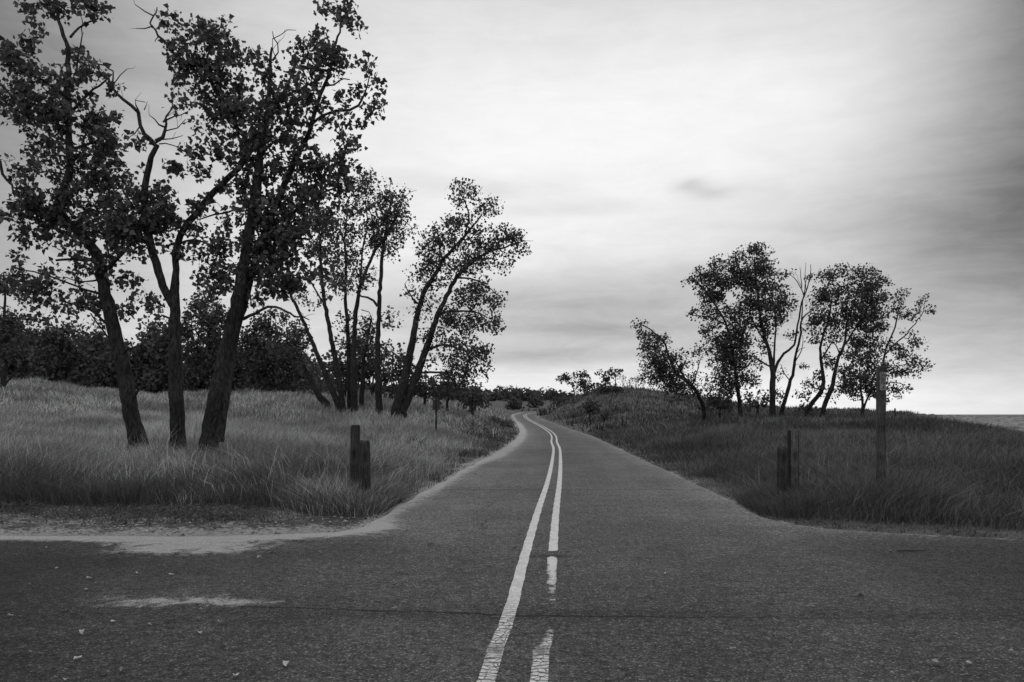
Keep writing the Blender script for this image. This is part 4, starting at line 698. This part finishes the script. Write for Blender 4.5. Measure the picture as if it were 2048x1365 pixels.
# --- trees and bushes on and around the hill
HG = 'small trees on the hill right of the bend'
tree('hill_tree', 'umbrella shaped tree left of the hill top above the bend', 'tree', 128, [[(1150, 798, 1.6), (1149, 785, 1.4), (1145, 772, 1.2), (1138, 765, 1)], [(1148, 785, 1), (1155, 770, .7), (1158, 758, .5)]], [(1128, 758, 8, 7, 1.2), (1140, 752, 12, 5), (1152, 750, 8, 5), (1140, 765, 10, 4, .7)], leaf=.26, clump=.36, per=18, dens=2.0, seed=150, group=HG, mat='leaf_far', sides=5)
tree('hill_tree', 'dense rounded tree between the umbrella tree and the hill top', 'tree', 124, [[(1170, 798, 2), (1168, 780, 1.6), (1166, 760, 1)]], [(1160, 752, 10, 7), (1170, 752, 8, 8), (1168, 768, 14, 11, 1.3), (1175, 780, 10, 8, 1.2), (1190, 770, 10, 6)], leaf=.26, clump=.38, per=18, dens=2.0, seed=151, group=HG, mat='leaf_far', sides=5)
tree('hill_tree', 'left one of the two ragged trees on the hill top', 'tree', 118, [[(1212, 778, 1.8), (1211, 765, 1.4), (1208, 750, .8)]], [(1206, 748, 9, 6), (1216, 755, 9, 8), (1210, 766, 12, 8, 1.1)], leaf=.26, clump=.36, per=18, dens=2.0, seed=152, group=HG, mat='leaf_far', sides=5)
tree('hill_tree', 'right one of the two ragged trees on the hill top, with a flat spiky crown', 'tree', 117, [[(1231, 778, 1.6), (1231, 762, 1.3), (1232, 748, .9)], [(1231, 755, .8), (1222, 742, .4)], [(1231, 755, .8), (1241, 740, .4)]], [(1232, 745, 10, 6), (1230, 757, 7, 8, .8), (1240, 742, 5, 3, .6), (1224, 741, 5, 3, .6)], leaf=.24, clump=.32, per=16, dens=2.2, seed=153, group=HG, mat='leaf_far', sides=5)
for i, (px, top, lab) in enumerate([(1247, 750, 'thin leafless sapling closest to the ragged trees on the hill top'), (1260, 757, 'thin sapling in the middle of the hill crest'), (1273, 752, 'tallest thin sapling on the hill crest'), (1287, 758, 'thin sapling on the hill crest nearest the leaning tree')]):
    tree('sapling', lab, 'sapling', 112, [[(px, 782, .9), (px - 1, 770, .7), (px + 1, top, .4)], [(px, 770, .5), (px - 6, top + 4, .3)], [(px, 772, .5), (px + 6, top + 3, .3)]], [(px - 2, top + 8, 6, 7, .5), (px + 3, top + 3, 4, 4, .4)], leaf=.16, clump=.28, per=9, dens=1.6, seed=160 + i, group='saplings on the hill crest', mat='leaf_far', sides=4)
bush('bush', 'wide dark bush capping the hill top under the ragged trees', 1218, 790, 26, 9, 109, 170, 'bushes by the hill', mat='leaf_far', leaf=.25, dens=2.2)
tree('roadside_tree', 'small round dark tree on the grass right of the bend', 'tree', 78, [[(1180, 838, 1.7), (1180, 825, 1.5), (1181, 812, 1)]], [(1181, 814, 18, 10, 1.3), (1172, 818, 10, 6), (1190, 816, 9, 7), (1183, 805, 9, 5)], leaf=.16, clump=.22, per=22, dens=5, seed=171, mat='leaf_far', sides=5)
bush('bush', 'tiny round dark bush on the grass right of the small round tree', 1209, 837, 8, 5, 78, 172, 'bushes by the hill', mat='leaf_far', leaf=.15, dens=5)
bush('bush', 'light mottled bush at the inside of the bend', 1092, 834, 14, 6, 112, 173, 'bushes by the hill', mat='weed', leaf=.25, dens=2.4)
bush('bush', 'dark bush on the left bank where the road bends away', 1005, 868, 22, 14, 72, 174, 'bushes on the left bank', mat='weed', leaf=.14, dens=5)
bush('bush', 'dark bush on the left bank below the small dark sign', 958, 878, 24, 12, 50, 175, 'bushes on the left bank', mat='weed', leaf=.14, dens=4)
bush('bush', 'dark upright bush beyond the bend at the left side of the road', 1030, 822, 14, 12, 150, 176, 'bushes beyond the bend', mat='leaf_far', leaf=.35, dens=1.4)
bush('bush', 'wide dark bush beyond the bend above the left bank', 950, 814, 26, 12, 105, 177, 'bushes beyond the bend', mat='leaf_far', leaf=.3, dens=1.6)
bush('bush', 'low dark bush beyond the bend below the umbrella shaped tree', 1128, 815, 22, 9, 132, 178, 'bushes beyond the bend', mat='leaf_far', leaf=.35, dens=1.4)
bush('bush', 'small dark bush beyond the bend in the middle of the far field', 1070, 812, 14, 7, 165, 179, 'bushes beyond the bend', mat='leaf_far', leaf=.4, dens=1.2)
# far tree line: the separate silhouettes, then the wood as one mass
r = random.Random(9)
for i in range(26):
    px = 905 + i * 9.2 + r.uniform(-3, 3); top = 782 + r.uniform(-5, 7) + (4 if px > 1060 else 0); w = r.uniform(6, 11)
    if i in (13,): top -= 8; w = 7
    if i in (17,): top -= 9; w = 5
    tree('distant_tree', 'small dark tree in the far tree line beyond the bend', 'tree', 225 + r.uniform(-12, 20), [[(px, 806, 1), (px, (top + 806) / 2, .8), (px + 1, top + 3, .4)]], [(px, top + 6, w * .6, 6), (px, top + 14, w, 8, 1.1), (px + 2, 800, w, 6)], leaf=.7, clump=.9, per=14, dens=.34, seed=200 + i, group='far tree line beyond the bend', mat='leaf_wood', bmat='bark_far', sides=4)
def wood_mass(name, label, D0, D1, x0, x1, hmin, hmax, n, leaf, seed):
    rr = np.random.default_rng(seed); y = rr.uniform(D0, D1, n); x = rr.uniform(x0, x1, n) / F * y
    z = G(x, y); h = rr.uniform(hmin, hmax, n); P = []
    for i in range(n):
        m_ = int(110); v = rr.normal(size=(m_, 3)); v /= np.linalg.norm(v, axis=1)[:, None]; v *= (rr.random(m_) ** .4)[:, None]
        P.append(np.array([x[i], y[i], z[i] + h[i] * .5]) + v * [h[i] * .45, h[i] * .45, h[i] * .52])
    P = np.vstack(P); V, T = leaves(P, leaf, rr)
    return tag(link(name, mesh_np(name, V, [T], M['leaf_wood'])), label, 'wood', kind='stuff')
wood_mass('distant_wood', 'far off dark wood closing the view beyond the bend', 262, 330, -420, 130, 3, 6.0, 130, .9, 301)
wood_mass('back_wood', 'deep dark wood behind the first trees of the left field', 88, 120, -1150, -330, 5, 8.5, 90, .6, 302)

# ------------------------------------------------------------------ posts and signs
def round_post(name, label, cat, px, top, width, D, mat, chamfer=.03, group=None, lean=(0, 0), square=False, seed=0, extra=.0):
    k = D / F; x = (px - CX) * k; z0 = g1(x, D); z1 = H + (HOR - top) * k; R = width * k / 2; rr = np.random.default_rng(seed)
    n = 16; th = np.arange(n) * 2 * math.pi / n
    if square:
        shp = 1 / np.maximum(np.abs(np.cos(th)), np.abs(np.sin(th))); shp = np.minimum(shp, 1.30)
    else: shp = np.ones(n)
    shp = shp * (1 + rr.normal(0, .02, n))
    h = z1 - z0; lv = [(-.4, 1.03), (0, 1.03), (h * .25, 1.02), (h * .5, 1.0), (h * .75, .99), (h - chamfer, .97), (h - chamfer * .35, .86), (h, .66)]
    V = []
    for z, s in lv:
        zz = z + (rr.normal(0, chamfer * .15, n) if z > h * .9 else 0)
        V.append(np.stack([R * s * shp * np.cos(th) + lean[0] * z, R * s * shp * np.sin(th) + lean[1] * z, np.full(n, z) + zz - z], -1))
    V = np.vstack(V); i = np.arange(len(lv) * n).reshape(-1, n); j = np.roll(i, -1, 1)
    Q = np.stack([i[:-1], j[:-1], j[1:], i[1:]], -1).reshape(-1, 4); c = len(V); V = np.vstack([V, [[lean[0] * h, lean[1] * h, h + chamfer * .1]]])
    T = np.stack([i[-1], j[-1], np.full(n, c)], -1)
    me = mesh_np(name, V, [Q, T], M[mat], False)
    return me, (x, D, z0), h, R
def post(name, label, cat, *a, **k):
    g_ = k.get('group'); me, loc, h, R = round_post(name, label, cat, *a, **k); o = link(name, me, loc=loc); return tag(o, label, cat, g_), h, R
PG = 'wooden roadside posts'
post('wooden_post', 'taller weathered wooden post with chamfered top in the grass left of the road', 'post', 709, 850.5, 19.5, 14.0, 'post', group=PG, seed=1, lean=(.012, 0))
post('wooden_post', 'shorter darker wooden post in front of the taller one left of the road', 'post', 730.5, 882, 22.5, 13.3, 'post', group=PG, seed=2, lean=(-.012, 0), chamfer=.04)
post('wooden_post', 'taller pale faced wooden post in the grass right of the road', 'post', 1586, 859, 20, 13.4, 'post_pale', group=PG, seed=3, square=True)
post('wooden_post', 'shorter dark wooden post left of the pale faced one, right of the road', 'post', 1564, 893, 20, 13.0, 'post', group=PG, seed=4, chamfer=.04)
post('fence_stub', 'tiny thin post on the grass crest right of the sign post', 'post', 1790, 817, 3.2, 44, 'post', seed=6)
# tall sign post with its narrow faded plate
me, loc, h, R = round_post('board', '', '', 1762, 733, 15.5, 12.6, 'post_sign', square=True, seed=8, chamfer=.012)
sg = link('sign_post', None, loc=loc); tag(sg, 'tall square wooden sign post with a narrow faded plate near its top', 'sign post')
link('post', me, sg)
def box(x0, x1, y0, y1, z0, z1):
    V = [(x, y, z) for z in (z0, z1) for y in (y0, y1) for x in (x0, x1)]
    return np.array(V, float), np.array([[0, 2, 3, 1], [4, 5, 7, 6], [0, 1, 5, 4], [2, 6, 7, 3], [0, 4, 6, 2], [1, 3, 7, 5]])
def boxes(name, L, mat, parent):
    Vs, Fs, o = [], [], 0
    for bx_ in L: V, Fa = box(*bx_); Vs.append(V); Fs.append(Fa + o); o += 8
    return link(name, mesh_np(name, np.vstack(Vs), [np.vstack(Fs)], M[mat]), parent)
k = 12.6 / F; pw = 6.0 * k; zt = h - (745 - 733) * k; zb = h - (781 - 733) * k; fy = -R * 1.04
pl = boxes('plate', [(-pw, pw, fy - .006, fy + .004, zb, zt)], 'plate', sg)
rr = random.Random(3); LB = []; ph = zt - zb
def glyph(x, z, w, hh, kind):
    t = w * .22; y0, y1 = fy - .008, fy - .0065
    if kind == 0: return [(x, x + t, y0, y1, z, z + hh), (x + w - t, x + w, y0, y1, z, z + hh), (x + t, x + w - t, y0, y1, z + hh - t, z + hh), (x + t, x + w - t, y0, y1, z, z + t)]
    if kind == 1: return [(x, x + t, y0, y1, z, z + hh), (x + t, x + w, y0, y1, z + hh - t, z + hh), (x + t, x + w * .8, y0, y1, z + hh * .45, z + hh * .45 + t)]
    return [(x, x + t, y0, y1, z, z + hh), (x + w - t, x + w, y0, y1, z, z + hh), (x + t, x + w - t, y0, y1, z + hh * .4, z + hh * .4 + t)]
for row_ in range(4):
    zc = zt - ph * (.10 + .22 * row_) - ph * .15
    if row_ == 3: LB += [(pw * .05, pw * .30, fy - .008, fy - .0065, zc, zc + ph * .14), (-pw * .7, pw * .02, fy - .008, fy - .0065, zc - .008, zc - .002)]; continue
    n = [3, 2, 2][row_]; gw = 2 * pw * .8 / n
    for j in range(n): LB += glyph(-pw * .8 + j * gw + gw * .1, zc, gw * .75, ph * .14, [0, 1, 2, 0, 2, 0, 1][(row_ * 3 + j) % 7])
for q in LB: boxes('letter_stroke', [q], 'ink', pl)
# small dark sign seen from behind on the left bank
D = 36; x = (872.5 - CX) / F * D; z0 = g1(x, D); k = D / F
sg = link('small_sign', None, loc=(x, D, z0)); tag(sg, 'small dark rectangular sign on a thin post in the grass on the left bank', 'sign')
zt = H + (HOR - 799.5) * k - z0; zb = H + (HOR - 820) * k - z0
boxes('board', [(-7.2 * k, 7.2 * k, -.02, .02, zb, zt)], 'sign', sg)
boxes('post', [(-1.9 * k, 1.9 * k, -.075, -.014, -.3, zt - .02)], 'post', sg)

# ------------------------------------------------------------------ litter on the asphalt
r = random.Random(11)
spots = [(213, 1353, 11), (572, 1333, 13), (458, 1327, 8), (350, 1330, 11), (153, 1323, 12), (400, 1270, 10), (450, 1298, 11), (268, 1292, 7), (227, 1248, 9), (163, 1270, 10), (297, 1253, 7), (75, 1270, 7), (18, 1236, 8), (172, 1183, 7), (176, 1160, 7), (192, 1170, 5),
         (440, 1250, 8), (400, 1223, 5), (415, 1216, 5), (466, 1215, 5), (397, 1241, 6), (640, 1107, 7), (566, 1137, 5), (625, 1149, 5), (677, 1163, 5), (489, 1166, 4), (543, 1108, 7), (434, 1135, 4), (791, 1221, 8), (940, 1102, 5), (860, 1093, 8), (1030, 1100, 6), (713, 1090, 8), (813, 1065, 5),
         (925, 1068, 3), (960, 1176, 5), (1055, 1285, 6), (540, 1290, 5), (580, 1288, 5), (690, 1293, 4), (645, 1300, 5), (1520, 1197, 5), (1726, 1196, 10), (1868, 1332, 14), (1465, 1305, 10), (1935, 1332, 7), (1748, 1358, 6), (2020, 1310, 10), (470, 1358, 10), (245, 1345, 12), (130, 1365, 12),
         (60, 1172, 5), (115, 1140, 5), (50, 1117, 5), (95, 1098, 5), (275, 1150, 6), (340, 1153, 6), (605, 1085, 4), (520, 1118, 6), (590, 1190, 5), (210, 1200, 6), (145, 1230, 8), (60, 1310, 9), (330, 1300, 6), (700, 1330, 6), (850, 1300, 5), (1330, 1150, 5), (1600, 1260, 6), (1780, 1105, 8)]
lm = []
for vnt in range(4):
    rr = random.Random(40 + vnt); n = 9; V = [(0, 0, 0)]
    for i in range(n):
        a_ = i * 2 * math.pi / n; q = .5 * (1 + .25 * math.cos(a_)) * rr.uniform(.75, 1.1)
        if i == 0: q = .85
        V.append((q * math.cos(a_), q * math.sin(a_) * .8, rr.uniform(.0, .35) + .34 * abs(math.sin(a_))))
    V.append((-.9, 0, .08)); V.append((-.9, .04, .08))
    T = [(0, i, i % n + 1) for i in range(1, n + 1)] + [(0, n + 1, n + 2)]
    lm.append(mesh_np('fallen_leaf', V, [np.array(T)], M['litter']))
for i, (px, row, s) in enumerate(spots):
    x, y = wp(px, min(row, 1364)); o = link('fallen_leaf', lm[i % 4], loc=(x, y, .012 + float(zroad(y)))); sc = 1.45 * s / F * y * r.uniform(.85, 1.1)
    o.scale = (sc, sc, sc * r.uniform(.6, 1.2)); o.rotation_euler = (r.uniform(-.15, .15), r.uniform(-.15, .15), r.uniform(0, 6.28))
    tag(o, 'small pale dead leaf lying on the asphalt of the crossing', 'leaf', 'dead leaves scattered on the asphalt')
# a dark stick on the right side of the asphalt
x, y = wp(1822, 1105); Vs, Qs = [], []
tube(np.array([[-.16, 0, .01], [-.05, .01, .014], [.06, -.005, .012], [.17, .012, .01]]), [.009, .011, .009, .005], 6, Vs, Qs, 0)
tag(link('fallen_stick', mesh_np('fallen_stick', np.vstack(Vs), [np.vstack(Qs)], M['twig'], True), loc=(x, y, .008)), 'dark stick lying on the asphalt near the right verge', 'stick')
